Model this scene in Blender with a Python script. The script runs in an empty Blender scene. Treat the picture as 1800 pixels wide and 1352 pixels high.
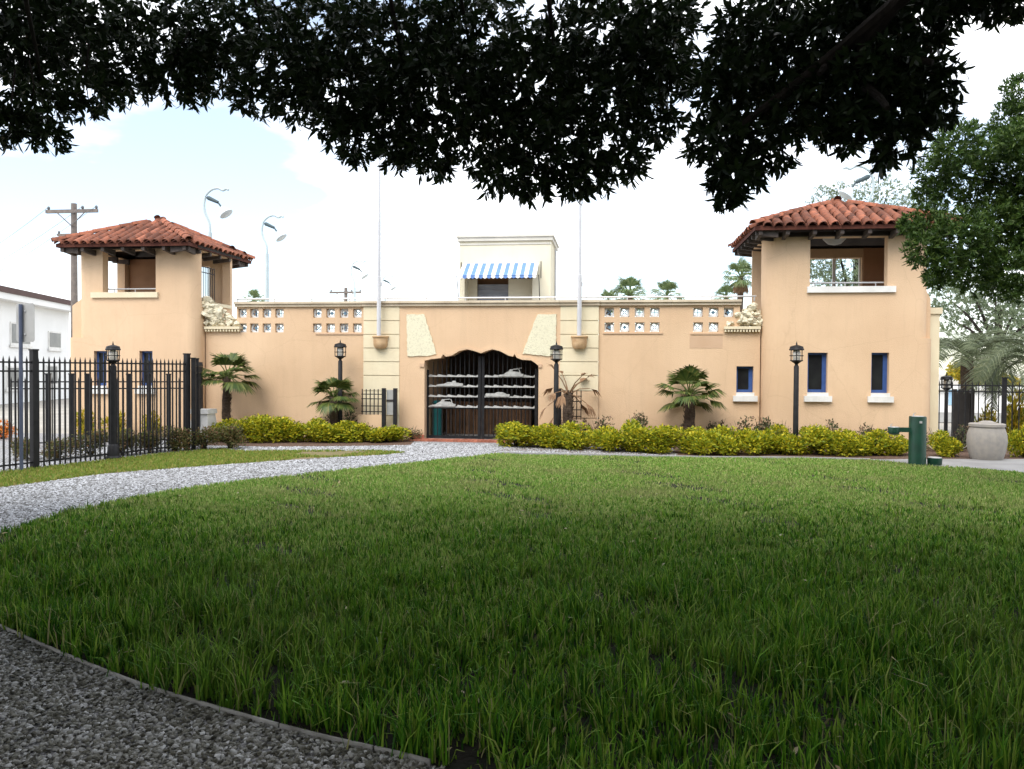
import bpy, math, random
import numpy as np
from mathutils import Vector, Matrix
from math import sin, cos, pi, radians, atan, sqrt

random.seed(11)
rng = np.random.default_rng(11)
scene = bpy.context.scene
COL = scene.collection

# ------------------------------------------------------------------ camera
F, CX, CY = 1400.0, 900.0, 676.0            # photo is 1800 x 1352
EYE = Vector((0.0, 0.0, 2.0))
YAW, PITCH, ROLL = radians(7.3), -atan(26 / 1400), radians(0.35)
fw = Vector((-sin(YAW) * cos(PITCH), cos(YAW) * cos(PITCH), sin(PITCH)))
rt0 = Vector((cos(YAW), sin(YAW), 0))
up0 = rt0.cross(fw)
rt = rt0 * cos(ROLL) + up0 * sin(ROLL)
up = up0 * cos(ROLL) - rt0 * sin(ROLL)
cam_d = bpy.data.cameras.new('camera')
cam = bpy.data.objects.new('camera', cam_d)
COL.objects.link(cam)
cam_d.sensor_width = 36.0
cam_d.lens = 28.0
cam_d.clip_start = 0.05
cam_d.clip_end = 3000
bk = -fw
cam.matrix_world = Matrix(((rt.x, up.x, bk.x, EYE.x), (rt.y, up.y, bk.y, EYE.y), (rt.z, up.z, bk.z, EYE.z), (0, 0, 0, 1)))
scene.camera = cam

# ------------------------------------------------------------------ sky, sun, exposure
SUN_EL, SUN_AZ = radians(52), radians(200)     # azimuth from +Y clockwise: behind the camera, a little left
w = bpy.data.worlds.new('World')
scene.world = w
w.use_nodes = True
nt = w.node_tree
nt.nodes.clear()
n_out = nt.nodes.new('ShaderNodeOutputWorld')
n_bg = nt.nodes.new('ShaderNodeBackground')
n_sky = nt.nodes.new('ShaderNodeTexSky')
n_sky.sky_type = 'NISHITA'
n_sky.sun_disc = False
n_sky.sun_elevation = SUN_EL
n_sky.sun_rotation = SUN_AZ
n_sky.air_density = 1.0
n_sky.dust_density = 0.6
n_co = nt.nodes.new('ShaderNodeTexCoord')
n_map = nt.nodes.new('ShaderNodeMapping')
n_map.inputs['Scale'].default_value = (1, 1, 2.6)
n_map.inputs['Location'].default_value = (4.1, 4.1, 0)
n_no = nt.nodes.new('ShaderNodeTexNoise')
n_no.inputs['Scale'].default_value = 1.7
n_no.inputs['Detail'].default_value = 7
n_no.inputs['Roughness'].default_value = 0.55
n_rp = nt.nodes.new('ShaderNodeValToRGB')
n_rp.color_ramp.elements[0].position = 0.405
n_rp.color_ramp.elements[0].color = (0.15, 0.15, 0.15, 1)
n_rp.color_ramp.elements[1].position = 0.60
n_mx = nt.nodes.new('ShaderNodeMix')
n_mx.data_type = 'RGBA'
n_mx.inputs['B'].default_value = (10.6, 10.6, 10.7, 1)
nt.links.new(n_co.outputs['Generated'], n_map.inputs['Vector'])
nt.links.new(n_map.outputs['Vector'], n_no.inputs['Vector'])
nt.links.new(n_no.outputs['Fac'], n_rp.inputs['Fac'])
nt.links.new(n_rp.outputs['Color'], n_mx.inputs['Factor'])
nt.links.new(n_sky.outputs['Color'], n_mx.inputs['A'])
nt.links.new(n_mx.outputs['Result'], n_bg.inputs['Color'])
n_bg.inputs['Strength'].default_value = 0.12
nt.links.new(n_bg.outputs['Background'], n_out.inputs['Surface'])

sun_d = bpy.data.lights.new('sun', 'SUN')
sun_d.energy = 1.5
sun_d.angle = radians(40)
sun_d.color = (1.0, 0.95, 0.87)
sun = bpy.data.objects.new('sun', sun_d)
COL.objects.link(sun)
sdir = Vector((sin(SUN_AZ) * cos(SUN_EL), cos(SUN_AZ) * cos(SUN_EL), sin(SUN_EL)))   # towards the sun
sun.rotation_euler = (-sdir).to_track_quat('-Z', 'Y').to_euler()
sun.location = (0, 0, 40)
scene.view_settings.view_transform = 'Standard'
scene.view_settings.look = 'None'
scene.view_settings.exposure = 1.06
scene.view_settings.gamma = 1.0

# ------------------------------------------------------------------ pixel -> place
def ray(px, py):
    return fw + rt * ((px - CX) / F) + up * ((CY - py) / F)
def G(px, py, z=0.0):
    d = ray(px, py)
    return EYE + d * ((z - EYE.z) / d.z)
def PY(px, py, Y):
    d = ray(px, py)
    return EYE + d * (Y / d.y)
def PX(px, py, X):
    d = ray(px, py)
    return EYE + d * (X / d.x)
def PD(px, py, D):
    return EYE + ray(px, py) * D
def XA(px, Y, py=620):
    return PY(px, py, Y).x
def ZA(px, py, Y):
    return PY(px, py, Y).z

# ------------------------------------------------------------------ materials
def new_mat(name):
    m = bpy.data.materials.new(name)
    m.use_nodes = True
    t = m.node_tree
    t.nodes.clear()
    o = t.nodes.new('ShaderNodeOutputMaterial')
    b = t.nodes.new('ShaderNodeBsdfPrincipled')
    t.links.new(b.outputs['BSDF'], o.inputs['Surface'])
    return m, t, o, b
def ramp(t, stops, src):
    r = t.nodes.new('ShaderNodeValToRGB')
    e = r.color_ramp.elements
    while len(e) < len(stops):
        e.new(0.5)
    for i, (p, c) in enumerate(stops):
        e[i].position = p
        e[i].color = (*c, 1)
    t.links.new(src, r.inputs['Fac'])
    return r.outputs['Color']
def M(name, c1, c2=None, scale=3.0, rough=0.8, bump=0.0, bscale=40.0, metal=0.0, spec=0.3, lo=0.35, hi=0.65,
      streak=0.0, stretch=(1, 1, 1), objvar=0.0, blotch=0.0):
    m, t, o, b = new_mat(name)
    b.inputs['Roughness'].default_value = rough
    b.inputs['Metallic'].default_value = metal
    b.inputs['Specular IOR Level'].default_value = spec
    co = t.nodes.new('ShaderNodeTexCoord')
    geo = t.nodes.new('ShaderNodeNewGeometry')
    mp = t.nodes.new('ShaderNodeMapping')
    mp.inputs['Scale'].default_value = stretch
    t.links.new(geo.outputs['Position'], mp.inputs['Vector'])
    col = None
    if c2 is None:
        c2 = tuple(x * 0.82 for x in c1)
    n = t.nodes.new('ShaderNodeTexNoise')
    n.inputs['Scale'].default_value = scale
    n.inputs['Detail'].default_value = 6
    t.links.new(mp.outputs['Vector'], n.inputs['Vector'])
    col = ramp(t, [(lo, c1), (hi, c2)], n.outputs['Fac'])
    if streak:
        mp2 = t.nodes.new('ShaderNodeMapping')
        mp2.inputs['Scale'].default_value = (3.2, 3.2, 0.22)
        t.links.new(geo.outputs['Position'], mp2.inputs['Vector'])
        n2 = t.nodes.new('ShaderNodeTexNoise')
        n2.inputs['Scale'].default_value = 1.6
        n2.inputs['Detail'].default_value = 8
        n2.inputs['Roughness'].default_value = 0.7
        t.links.new(mp2.outputs['Vector'], n2.inputs['Vector'])
        f = ramp(t, [(0.5, (0, 0, 0)), (0.78, (streak,) * 3)], n2.outputs['Fac'])
        mx = t.nodes.new('ShaderNodeMix')
        mx.data_type = 'RGBA'
        mx.inputs['B'].default_value = (*[x * 0.5 for x in c1], 1)
        t.links.new(f, mx.inputs['Factor'])
        t.links.new(col, mx.inputs['A'])
        col = mx.outputs['Result']
    if blotch:
        n3 = t.nodes.new('ShaderNodeTexNoise')
        n3.inputs['Scale'].default_value = 2.3
        n3.inputs['Detail'].default_value = 9
        n3.inputs['Roughness'].default_value = 0.75
        n3.inputs['Distortion'].default_value = 0.8
        t.links.new(geo.outputs['Position'], n3.inputs['Vector'])
        f3 = ramp(t, [(0.52, (0, 0, 0)), (0.70, (blotch,) * 3)], n3.outputs['Fac'])
        m3 = t.nodes.new('ShaderNodeMix')
        m3.data_type = 'RGBA'
        m3.inputs['B'].default_value = (c1[0] * .80, c1[1] * .76, c1[2] * .72, 1)
        t.links.new(f3, m3.inputs['Factor'])
        t.links.new(col, m3.inputs['A'])
        # fine wandering cracks
        vo = t.nodes.new('ShaderNodeTexVoronoi')
        vo.feature = 'DISTANCE_TO_EDGE'
        vo.inputs['Scale'].default_value = 0.55
        mpd = t.nodes.new('ShaderNodeMix')
        mpd.data_type = 'VECTOR'
        mpd.inputs['Factor'].default_value = 0.14
        t.links.new(geo.outputs['Position'], mpd.inputs['A'])
        t.links.new(n3.outputs['Color'], mpd.inputs['B'])
        t.links.new(mpd.outputs['Result'], vo.inputs['Vector'])
        f4 = ramp(t, [(0.0, (0.16,) * 3), (0.005, (0, 0, 0))], vo.outputs['Distance'])
        m4 = t.nodes.new('ShaderNodeMix')
        m4.data_type = 'RGBA'
        m4.inputs['B'].default_value = (c1[0] * .5, c1[1] * .45, c1[2] * .4, 1)
        t.links.new(f4, m4.inputs['Factor'])
        t.links.new(m3.outputs['Result'], m4.inputs['A'])
        col = m4.outputs['Result']
    if objvar:
        oi = t.nodes.new('ShaderNodeObjectInfo')
        hs = t.nodes.new('ShaderNodeHueSaturation')
        ma = t.nodes.new('ShaderNodeMapRange')
        ma.inputs['To Min'].default_value = 1 - objvar
        ma.inputs['To Max'].default_value = 1 + objvar
        t.links.new(oi.outputs['Random'], ma.inputs['Value'])
        t.links.new(ma.outputs['Result'], hs.inputs['Value'])
        t.links.new(col, hs.inputs['Color'])
        col = hs.outputs['Color']
    t.links.new(col, b.inputs['Base Color'])
    if bump:
        nb = t.nodes.new('ShaderNodeTexNoise')
        nb.inputs['Scale'].default_value = bscale
        nb.inputs['Detail'].default_value = 5
        t.links.new(geo.outputs['Position'], nb.inputs['Vector'])
        bp = t.nodes.new('ShaderNodeBump')
        bp.inputs['Strength'].default_value = bump
        bp.inputs['Distance'].default_value = 0.02
        t.links.new(nb.outputs['Fac'], bp.inputs['Height'])
        t.links.new(bp.outputs['Normal'], b.inputs['Normal'])
    return m
def LEAF(name, cols, rough=0.5, transl=0.25, spec=0.3, patch=None):
    """foliage: one colour per leaf, drawn from cols"""
    m, t, o, b = new_mat(name)
    geo = t.nodes.new('ShaderNodeNewGeometry')
    k = len(cols)
    col = ramp(t, [((i + 0.0) / max(1, k - 1), c) for i, c in enumerate(cols)], geo.outputs['Random Per Island'])
    if patch:
        n = t.nodes.new('ShaderNodeTexNoise')
        n.inputs['Scale'].default_value = patch[1]
        n.inputs['Detail'].default_value = 4
        t.links.new(geo.outputs['Position'], n.inputs['Vector'])
        f = ramp(t, [(patch[2], (0, 0, 0)), (patch[3], (patch[4],) * 3)], n.outputs['Fac'])
        mx = t.nodes.new('ShaderNodeMix')
        mx.data_type = 'RGBA'
        mx.inputs['B'].default_value = (*patch[0], 1)
        t.links.new(f, mx.inputs['Factor'])
        t.links.new(col, mx.inputs['A'])
        col = mx.outputs['Result']
    t.links.new(col, b.inputs['Base Color'])
    b.inputs['Roughness'].default_value = rough
    b.inputs['Specular IOR Level'].default_value = spec
    if transl:
        tr = t.nodes.new('ShaderNodeBsdfTranslucent')
        t.links.new(col, tr.inputs['Color'])
        ms = t.nodes.new('ShaderNodeMixShader')
        ms.inputs['Fac'].default_value = transl
        t.links.new(b.outputs['BSDF'], ms.inputs[1])
        t.links.new(tr.outputs['BSDF'], ms.inputs[2])
        t.links.new(ms.outputs['Shader'], o.inputs['Surface'])
    return m

STUCCO = M('peach_stucco', (0.70, 0.500, 0.325), (0.62, 0.430, 0.272), scale=0.42, rough=0.93, bump=0.45, bscale=38, streak=0.16, blotch=0.30)
STUCCO_B = M('peach_stucco_patch', (0.58, 0.40, 0.27), (0.54, 0.365, 0.235), scale=2, rough=0.92, bump=0.3, bscale=55)
CREAM = M('cream_stone', (0.74, 0.66, 0.47), (0.70, 0.60, 0.42), scale=1.2, rough=0.9, bump=0.3, bscale=70, streak=0.15)
SHELL = M('shell_stone', (0.74, 0.70, 0.52), (0.55, 0.50, 0.36), scale=26, rough=0.95, bump=0.9, bscale=45, lo=0.5, hi=0.8)
COPING = M('coping', (0.66, 0.56, 0.42), (0.52, 0.43, 0.32), scale=1.6, rough=0.9, bump=0.2, streak=0.35)
SILL = M('white_sill', (0.76, 0.75, 0.72), (0.66, 0.65, 0.62), scale=3, rough=0.8, bump=0.15, streak=0.2)
CORBEL = M('corbel', (0.62, 0.43, 0.25), (0.48, 0.31, 0.17), scale=6, rough=0.9, bump=0.3)
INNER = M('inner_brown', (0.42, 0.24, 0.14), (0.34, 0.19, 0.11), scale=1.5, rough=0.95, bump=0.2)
DARKWOOD = M('dark_wood', (0.035, 0.024, 0.02), (0.022, 0.016, 0.014), scale=5, rough=0.75, bump=0.2)
RAFTER = M('rafter_wood', (0.09, 0.07, 0.06), (0.05, 0.04, 0.035), scale=6, rough=0.8, bump=0.2)
TILE = M('clay_tile', (0.24, 0.084, 0.046), (0.10, 0.046, 0.033), scale=9, rough=0.9, bump=0.4, bscale=30, objvar=0.5, lo=0.4, hi=0.75)
TILEPAN = M('clay_pan', (0.11, 0.036, 0.022), (0.07, 0.022, 0.015), scale=5, rough=0.9, bump=0.3)
BLACK = M('black_iron', (0.012, 0.012, 0.014), (0.02, 0.02, 0.022), scale=8, rough=0.5, spec=0.22)
BRONZE = M('dark_bronze', (0.025, 0.022, 0.022), (0.04, 0.034, 0.032), scale=7, rough=0.45, spec=0.5)
GATEWHITE = M('gate_white', (0.50, 0.50, 0.48), (0.34, 0.34, 0.33), scale=12, rough=0.6)
BLUEFRAME = M('blue_paint', (0.04, 0.095, 0.29), (0.03, 0.075, 0.24), scale=9, rough=0.5, spec=0.4)
GLASSD = M('window_glass', (0.02, 0.022, 0.022), (0.012, 0.012, 0.014), scale=3, rough=0.25, spec=0.2)
POLE = M('flagpole_paint', (0.60, 0.60, 0.62), (0.52, 0.52, 0.54), scale=2, rough=0.35, spec=0.5)
STEEL = M('pipe_steel', (0.55, 0.55, 0.56), (0.46, 0.46, 0.47), scale=3, rough=0.4, metal=0.3)
AWB = M('awning_blue', (0.15, 0.27, 0.56), (0.13, 0.24, 0.52), scale=6, rough=0.85)
AWW = M('awning_white', (0.80, 0.80, 0.78), (0.75, 0.75, 0.73), scale=6, rough=0.85)
CABIN = M('cabin_stucco', (0.76, 0.71, 0.55), (0.72, 0.66, 0.50), scale=1.2, rough=0.92, bump=0.25, streak=0.15)
CABINTRIM = M('cabin_trim', (0.66, 0.63, 0.56), (0.58, 0.56, 0.50), scale=2, rough=0.9)
SHUTTER = M('roller_shutter', (0.30, 0.31, 0.34), (0.24, 0.25, 0.28), scale=3, rough=0.45, metal=0.4)
ROCK = M('coral_rock', (0.72, 0.66, 0.50), (0.46, 0.40, 0.29), scale=14, rough=0.97, bump=1.0, bscale=22, lo=0.45, hi=0.72)
CERAMIC = M('screen_ceramic', (0.74, 0.76, 0.76), (0.62, 0.66, 0.68), scale=8, rough=0.6)
BLUECER = M('screen_blue', (0.12, 0.24, 0.36), (0.22, 0.34, 0.44), scale=18, rough=0.5)
SLAT = M('brown_slat', (0.22, 0.125, 0.07), (0.13, 0.075, 0.045), scale=5, rough=0.85, bump=0.3, objvar=0.25)
TEAL = M('teal_paint', (0.02, 0.17, 0.17), (0.015, 0.13, 0.14), scale=6, rough=0.5)
BRICK = M('red_paver', (0.42, 0.16, 0.10), (0.32, 0.11, 0.07), scale=8, rough=0.9, bump=0.4, objvar=0.2)
GREENP = M('green_paint', (0.006, 0.052, 0.030), (0.005, 0.036, 0.022), scale=5, rough=0.45, spec=0.45)
URN = M('urn_concrete', (0.36, 0.33, 0.29), (0.30, 0.28, 0.26), scale=9, rough=0.9, bump=0.25, bscale=90, streak=0.2)
WHITEBIN = M('bin_white', (0.72, 0.72, 0.70), (0.62, 0.62, 0.60), scale=6, rough=0.8)
WHITEB = M('far_white_wall', (0.80, 0.80, 0.79), (0.74, 0.74, 0.73), scale=0.6, rough=0.9)
ROOFBR = M('far_brown_roof', (0.11, 0.07, 0.065), (0.09, 0.06, 0.055), scale=2, rough=0.9)
SIGNBACK = M('sign_back', (0.42, 0.42, 0.41), (0.36, 0.36, 0.35), scale=4, rough=0.5, metal=0.2)
SIGNPOLE = M('sign_pole', (0.09, 0.11, 0.17), (0.07, 0.085, 0.13), scale=5, rough=0.5)
UTIL = M('weathered_wood', (0.20, 0.17, 0.15), (0.14, 0.12, 0.11), scale=5, rough=0.9, bump=0.3)
INSUL = M('insulator', (0.10, 0.11, 0.12), None, rough=0.3)
LAMPPAINT = M('pale_teal_paint', (0.46, 0.54, 0.56), (0.40, 0.47, 0.49), scale=3, rough=0.5)
LAMPDARK = M('lamp_dark', (0.06, 0.09, 0.10), None, rough=0.5)
LAMPGLASS = M('frosted_globe', (0.60, 0.66, 0.68), (0.5, 0.56, 0.6), scale=5, rough=0.3)
LANTERNGL = M('lantern_glass', (0.62, 0.58, 0.50), (0.52, 0.50, 0.46), scale=7, rough=0.2, spec=0.6)
BARK = M('bark', (0.045, 0.036, 0.03), (0.022, 0.018, 0.015), scale=7, rough=0.95, bump=0.8, bscale=22, stretch=(1, 1, 0.3))
PALMBARK = M('palm_bark', (0.13, 0.09, 0.065), (0.06, 0.042, 0.032), scale=14, rough=0.97, bump=1.0, bscale=30, stretch=(1, 1, 2.5))
MULCH = M('mulch', (0.17, 0.105, 0.075), (0.08, 0.05, 0.035), scale=18, rough=1.0, bump=1.0, bscale=40)
CONC = M('concrete', (0.33, 0.325, 0.32), (0.26, 0.255, 0.25), scale=1.5, rough=0.9, bump=0.15, bscale=80)
GROUND = M('sandy_ground', (0.42, 0.39, 0.34), (0.32, 0.30, 0.26), scale=0.7, rough=0.95, bump=0.2)
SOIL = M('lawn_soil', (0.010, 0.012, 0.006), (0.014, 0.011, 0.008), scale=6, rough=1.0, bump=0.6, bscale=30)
EDGING = M('edging', (0.44, 0.43, 0.42), (0.24, 0.23, 0.22), scale=5, rough=0.7)

def gravel_mat():
    m, t, o, b = new_mat('gravel')
    geo = t.nodes.new('ShaderNodeNewGeometry')
    v = t.nodes.new('ShaderNodeTexVoronoi')
    v.inputs['Scale'].default_value = 42
    t.links.new(geo.outputs['Position'], v.inputs['Vector'])
    hs = t.nodes.new('ShaderNodeSeparateColor')
    t.links.new(v.outputs['Color'], hs.inputs['Color'])
    col = ramp(t, [(0.0, (0.10, 0.10, 0.10)), (0.35, (0.22, 0.22, 0.22)), (0.75, (0.34, 0.34, 0.35)), (1.0, (0.45, 0.45, 0.47))], hs.outputs['Red'])
    n = t.nodes.new('ShaderNodeTexNoise')
    n.inputs['Scale'].default_value = 1.1
    n.inputs['Detail'].default_value = 6
    t.links.new(geo.outputs['Position'], n.inputs['Vector'])
    f = ramp(t, [(0.5, (0, 0, 0)), (0.75, (0.45,) * 3)], n.outputs['Fac'])
    mx = t.nodes.new('ShaderNodeMix')
    mx.data_type = 'RGBA'
    mx.inputs['B'].default_value = (0.24, 0.21, 0.17, 1)
    t.links.new(f, mx.inputs['Factor'])
    t.links.new(col, mx.inputs['A'])
    t.links.new(mx.outputs['Result'], b.inputs['Base Color'])
    b.inputs['Roughness'].default_value = 0.9
    bp = t.nodes.new('ShaderNodeBump')
    bp.inputs['Strength'].default_value = 0.8
    bp.inputs['Distance'].default_value = 0.015
    bp.invert = True
    t.links.new(v.outputs['Distance'], bp.inputs['Height'])
    t.links.new(bp.outputs['Normal'], b.inputs['Normal'])
    return m
GRAVEL = gravel_mat()
STONES = LEAF('shaded_gravel_stones', [(0.035, 0.034, 0.026), (0.115, 0.11, 0.085), (0.19, 0.188, 0.16), (0.26, 0.258, 0.235), (0.36, 0.36, 0.345), (0.56, 0.565, 0.57)], rough=0.85, transl=0)  # foreground copy of the path gravel, darkened and browned to paint in shade
GRASS = LEAF('grass_blades', [(0.014, 0.055, 0.006), (0.024, 0.09, 0.008), (0.036, 0.125, 0.010), (0.05, 0.16, 0.011), (0.066, 0.19, 0.013), (0.086, 0.225, 0.015), (0.12, 0.265, 0.018), (0.16, 0.31, 0.024), (0.20, 0.34, 0.032), (0.26, 0.35, 0.06), (0.32, 0.29, 0.15)], rough=0.6, transl=0.16, spec=0.12,
             patch=((0.20, 0.27, 0.06), 0.5, 0.48, 0.7, 0.35))
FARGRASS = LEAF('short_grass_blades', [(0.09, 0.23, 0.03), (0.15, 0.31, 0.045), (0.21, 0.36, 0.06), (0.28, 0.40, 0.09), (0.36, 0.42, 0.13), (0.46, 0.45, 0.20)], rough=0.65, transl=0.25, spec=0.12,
                patch=((0.33, 0.31, 0.14), 0.6, 0.48, 0.7, 0.5))  # dry yellowish tone, brightened further to paint sun on the far lawn
SUNLIT_STONE = LEAF('sunlit_path_gravel', [(0.09, 0.088, 0.08), (0.22, 0.22, 0.22), (0.34, 0.345, 0.355), (0.44, 0.45, 0.47), (0.60, 0.615, 0.65)], rough=0.9, transl=0)  # same gravel as in the foreground, coloured paler and bluer as if sunlit
DRYGRASS = LEAF('dry_grass', [(0.10, 0.20, 0.025), (0.19, 0.29, 0.04), (0.28, 0.32, 0.06), (0.38, 0.31, 0.10)], rough=0.7, transl=0.3)
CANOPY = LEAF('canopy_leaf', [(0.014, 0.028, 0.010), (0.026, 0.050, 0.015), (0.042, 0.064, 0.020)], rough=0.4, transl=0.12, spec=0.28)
HEDGE = LEAF('golden_leaf', [(0.11, 0.17, 0.014), (0.26, 0.31, 0.018), (0.46, 0.45, 0.025), (0.70, 0.57, 0.035)], rough=0.5, transl=0.3)
ROSE = LEAF('rose_leaf', [(0.05, 0.085, 0.03), (0.09, 0.12, 0.05), (0.13, 0.10, 0.06), (0.20, 0.11, 0.07)], rough=0.5, transl=0.2)
REDBUSH = LEAF('croton_leaf', [(0.06, 0.09, 0.025), (0.11, 0.12, 0.035), (0.15, 0.13, 0.05), (0.20, 0.09, 0.05)], rough=0.55, transl=0.25)
PALMLEAF = LEAF('palm_leaf', [(0.035, 0.065, 0.018), (0.06, 0.10, 0.022), (0.10, 0.135, 0.03), (0.19, 0.19, 0.055)], rough=0.45, transl=0.2)
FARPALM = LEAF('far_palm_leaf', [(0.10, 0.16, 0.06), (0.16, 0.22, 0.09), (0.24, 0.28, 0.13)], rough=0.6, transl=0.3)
DEADLEAF = LEAF('dead_frond', [(0.20, 0.12, 0.07), (0.30, 0.18, 0.10), (0.16, 0.09, 0.05)], rough=0.85, transl=0.15)
TREELEAF = LEAF('tree_leaf', [(0.03, 0.065, 0.015), (0.055, 0.11, 0.02), (0.11, 0.17, 0.03)], rough=0.5, transl=0.3)
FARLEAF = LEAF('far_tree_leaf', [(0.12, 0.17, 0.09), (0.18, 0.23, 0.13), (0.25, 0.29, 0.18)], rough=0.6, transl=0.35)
PINDO = LEAF('pindo_leaf', [(0.09, 0.12, 0.06), (0.14, 0.17, 0.09), (0.20, 0.23, 0.13)], rough=0.55, transl=0.3)
YELLOW = LEAF('yellow_leaf', [(0.20, 0.24, 0.03), (0.45, 0.38, 0.03), (0.60, 0.40, 0.04)], rough=0.5, transl=0.3)

# ------------------------------------------------------------------ mesh helpers
class MB:
    def __init__(s):
        s.v, s.f = [], []
    def add(s, verts, faces):
        b = len(s.v)
        s.v += [tuple(p) for p in verts]
        s.f += [tuple(i + b for i in q) for q in faces]
        return s
    def box(s, x0, x1, y0, y1, z0, z1):
        v = [(x, y, z) for z in (z0, z1) for y in (y0, y1) for x in (x0, x1)]
        return s.add(v, [(0, 2, 3, 1), (4, 5, 7, 6), (0, 1, 5, 4), (2, 6, 7, 3), (0, 4, 6, 2), (1, 3, 7, 5)])
    def prism(s, poly, y0, y1):
        """poly of (x, z), extruded along y"""
        n = len(poly)
        v = [(x, y0, z) for x, z in poly] + [(x, y1, z) for x, z in poly]
        f = [tuple(range(n)), tuple(range(2 * n - 1, n - 1, -1))]
        f += [(i, n + i, n + (i + 1) % n, (i + 1) % n) for i in range(n)]
        return s.add(v, f)
    def slab(s, poly, z0, z1):
        n = len(poly)
        v = [(x, y, z1) for x, y in poly] + [(x, y, z0) for x, y in poly]
        f = [tuple(range(n)), tuple(range(2 * n - 1, n - 1, -1))]
        f += [(i, n + i, n + (i + 1) % n, (i + 1) % n) for i in range(n)]
        return s.add(v, f)
    def tube(s, pts, r, n=8, cap=True):
        pts = [Vector(p) for p in pts]
        rs = r if isinstance(r, (list, tuple)) else [r] * len(pts)
        rings = []
        for i, p in enumerate(pts):
            d = (pts[min(i + 1, len(pts) - 1)] - pts[max(i - 1, 0)]).normalized()
            a = d.cross(Vector((0, 0, 1)) if abs(d.z) < 0.9 else Vector((1, 0, 0))).normalized()
            b = d.cross(a)
            rings.append([p + (a * cos(2 * pi * k / n) + b * sin(2 * pi * k / n)) * rs[i] for k in range(n)])
        v = [q for rg in rings for q in rg]
        f = []
        for i in range(len(pts) - 1):
            for k in range(n):
                f.append((i * n + k, i * n + (k + 1) % n, (i + 1) * n + (k + 1) % n, (i + 1) * n + k))
        if cap:
            f += [tuple(range(n - 1, -1, -1)), tuple(range((len(pts) - 1) * n, len(pts) * n))]
        return s.add(v, f)
    def lathe(s, prof, n=20, cx=0, cy=0):
        v, f = [], []
        for r, z in prof:
            v += [(cx + r * cos(2 * pi * k / n), cy + r * sin(2 * pi * k / n), z) for k in range(n)]
        for i in range(len(prof) - 1):
            for k in range(n):
                f.append((i * n + k, i * n + (k + 1) % n, (i + 1) * n + (k + 1) % n, (i + 1) * n + k))
        f += [tuple(range(n - 1, -1, -1)), tuple(range((len(prof) - 1) * n, len(prof) * n))]
        return s.add(v, f)
    def mesh(s, name, mat, smooth=False):
        me = bpy.data.meshes.new(name)
        me.from_pydata(s.v, [], s.f)
        me.materials.append(mat)
        if smooth:
            me.shade_smooth()
            me.set_sharp_from_angle(angle=radians(38))
        me.update()
        return me
    def build(s, name, mat, parent=None, smooth=False):
        return link(name, s.mesh(name, mat, smooth), parent)
def link(name, me, parent=None, loc=None, mw=None):
    o = bpy.data.objects.new(name, me)
    COL.objects.link(o)
    if parent is not None:
        o.parent = parent
        o.matrix_parent_inverse = Matrix.Translation(parent.location).inverted() if parent.type == 'EMPTY' else Matrix.Identity(4)
    if mw is not None:
        o.matrix_basis = mw
    elif loc is not None:
        o.location = loc
    return o
def thing(name, label, cat, loc=(0, 0, 0), group=None):
    """an Empty at the base of a thing; its parts keep world coordinates"""
    o = bpy.data.objects.new(name, None)
    o.empty_display_size = 0.2
    COL.objects.link(o)
    o.location = loc
    tag(o, label, cat, group)
    return o
def tag(o, label=None, cat=None, group=None, kind=None):
    if label: o['label'] = label
    if cat: o['category'] = cat
    if group: o['group'] = group
    if kind: o['kind'] = kind
    return o
def B(name, mat, parent, *a):
    return MB().box(*a).build(name, mat, parent)
def np_mesh(name, verts, nper, mat, smooth=False):
    """verts (k, nper, 3): k separate polygons of nper corners"""
    k = verts.shape[0]
    me = bpy.data.meshes.new(name)
    me.vertices.add(k * nper)
    me.vertices.foreach_set('co', verts.reshape(-1).astype(np.float32))
    me.loops.add(k * nper)
    me.loops.foreach_set('vertex_index', np.arange(k * nper, dtype=np.int32))
    me.polygons.add(k)
    me.polygons.foreach_set('loop_start', np.arange(0, k * nper, nper, dtype=np.int32))
    me.materials.append(mat)
    me.update(calc_edges=True)
    return me
def idx_mesh(name, verts, faces, mat):
    """verts (n,3), faces (m,3) numpy"""
    me = bpy.data.meshes.new(name)
    me.vertices.add(len(verts))
    me.vertices.foreach_set('co', verts.reshape(-1).astype(np.float32))
    me.loops.add(faces.size)
    me.loops.foreach_set('vertex_index', faces.reshape(-1).astype(np.int32))
    me.polygons.add(len(faces))
    me.polygons.foreach_set('loop_start', np.arange(0, faces.size, faces.shape[1], dtype=np.int32))
    me.materials.append(mat)
    me.update(calc_edges=True)
    return me
def unit(a):
    return a / np.maximum(np.linalg.norm(a, axis=-1, keepdims=True), 1e-9)
def leaf_polys(pos, d, nrm, L, Wd, hexa=True):
    """pos,d,nrm (k,3), L,Wd (k,) -> leaf shaped polygons, a little cupped"""
    d = unit(d)
    sd = unit(np.cross(d, nrm))
    nn = np.cross(sd, d)
    L = np.asarray(L)[:, None]
    Wd = np.asarray(Wd)[:, None]
    if hexa:
        pts = [pos, pos + d * L * .38 + sd * Wd * .5 + nn * L * .04, pos + d * L * .72 + sd * Wd * .42 + nn * L * .02,
               pos + d * L - nn * L * .08, pos + d * L * .72 - sd * Wd * .42 + nn * L * .02, pos + d * L * .38 - sd * Wd * .5 + nn * L * .04]
    else:
        pts = [pos, pos + d * L * .5 + sd * Wd * .5 + nn * L * .06, pos + d * L, pos + d * L * .5 - sd * Wd * .5 + nn * L * .06]
    return np.stack(pts, 1)
def rand_unit(k):
    return unit(rng.normal(size=(k, 3)))
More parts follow.
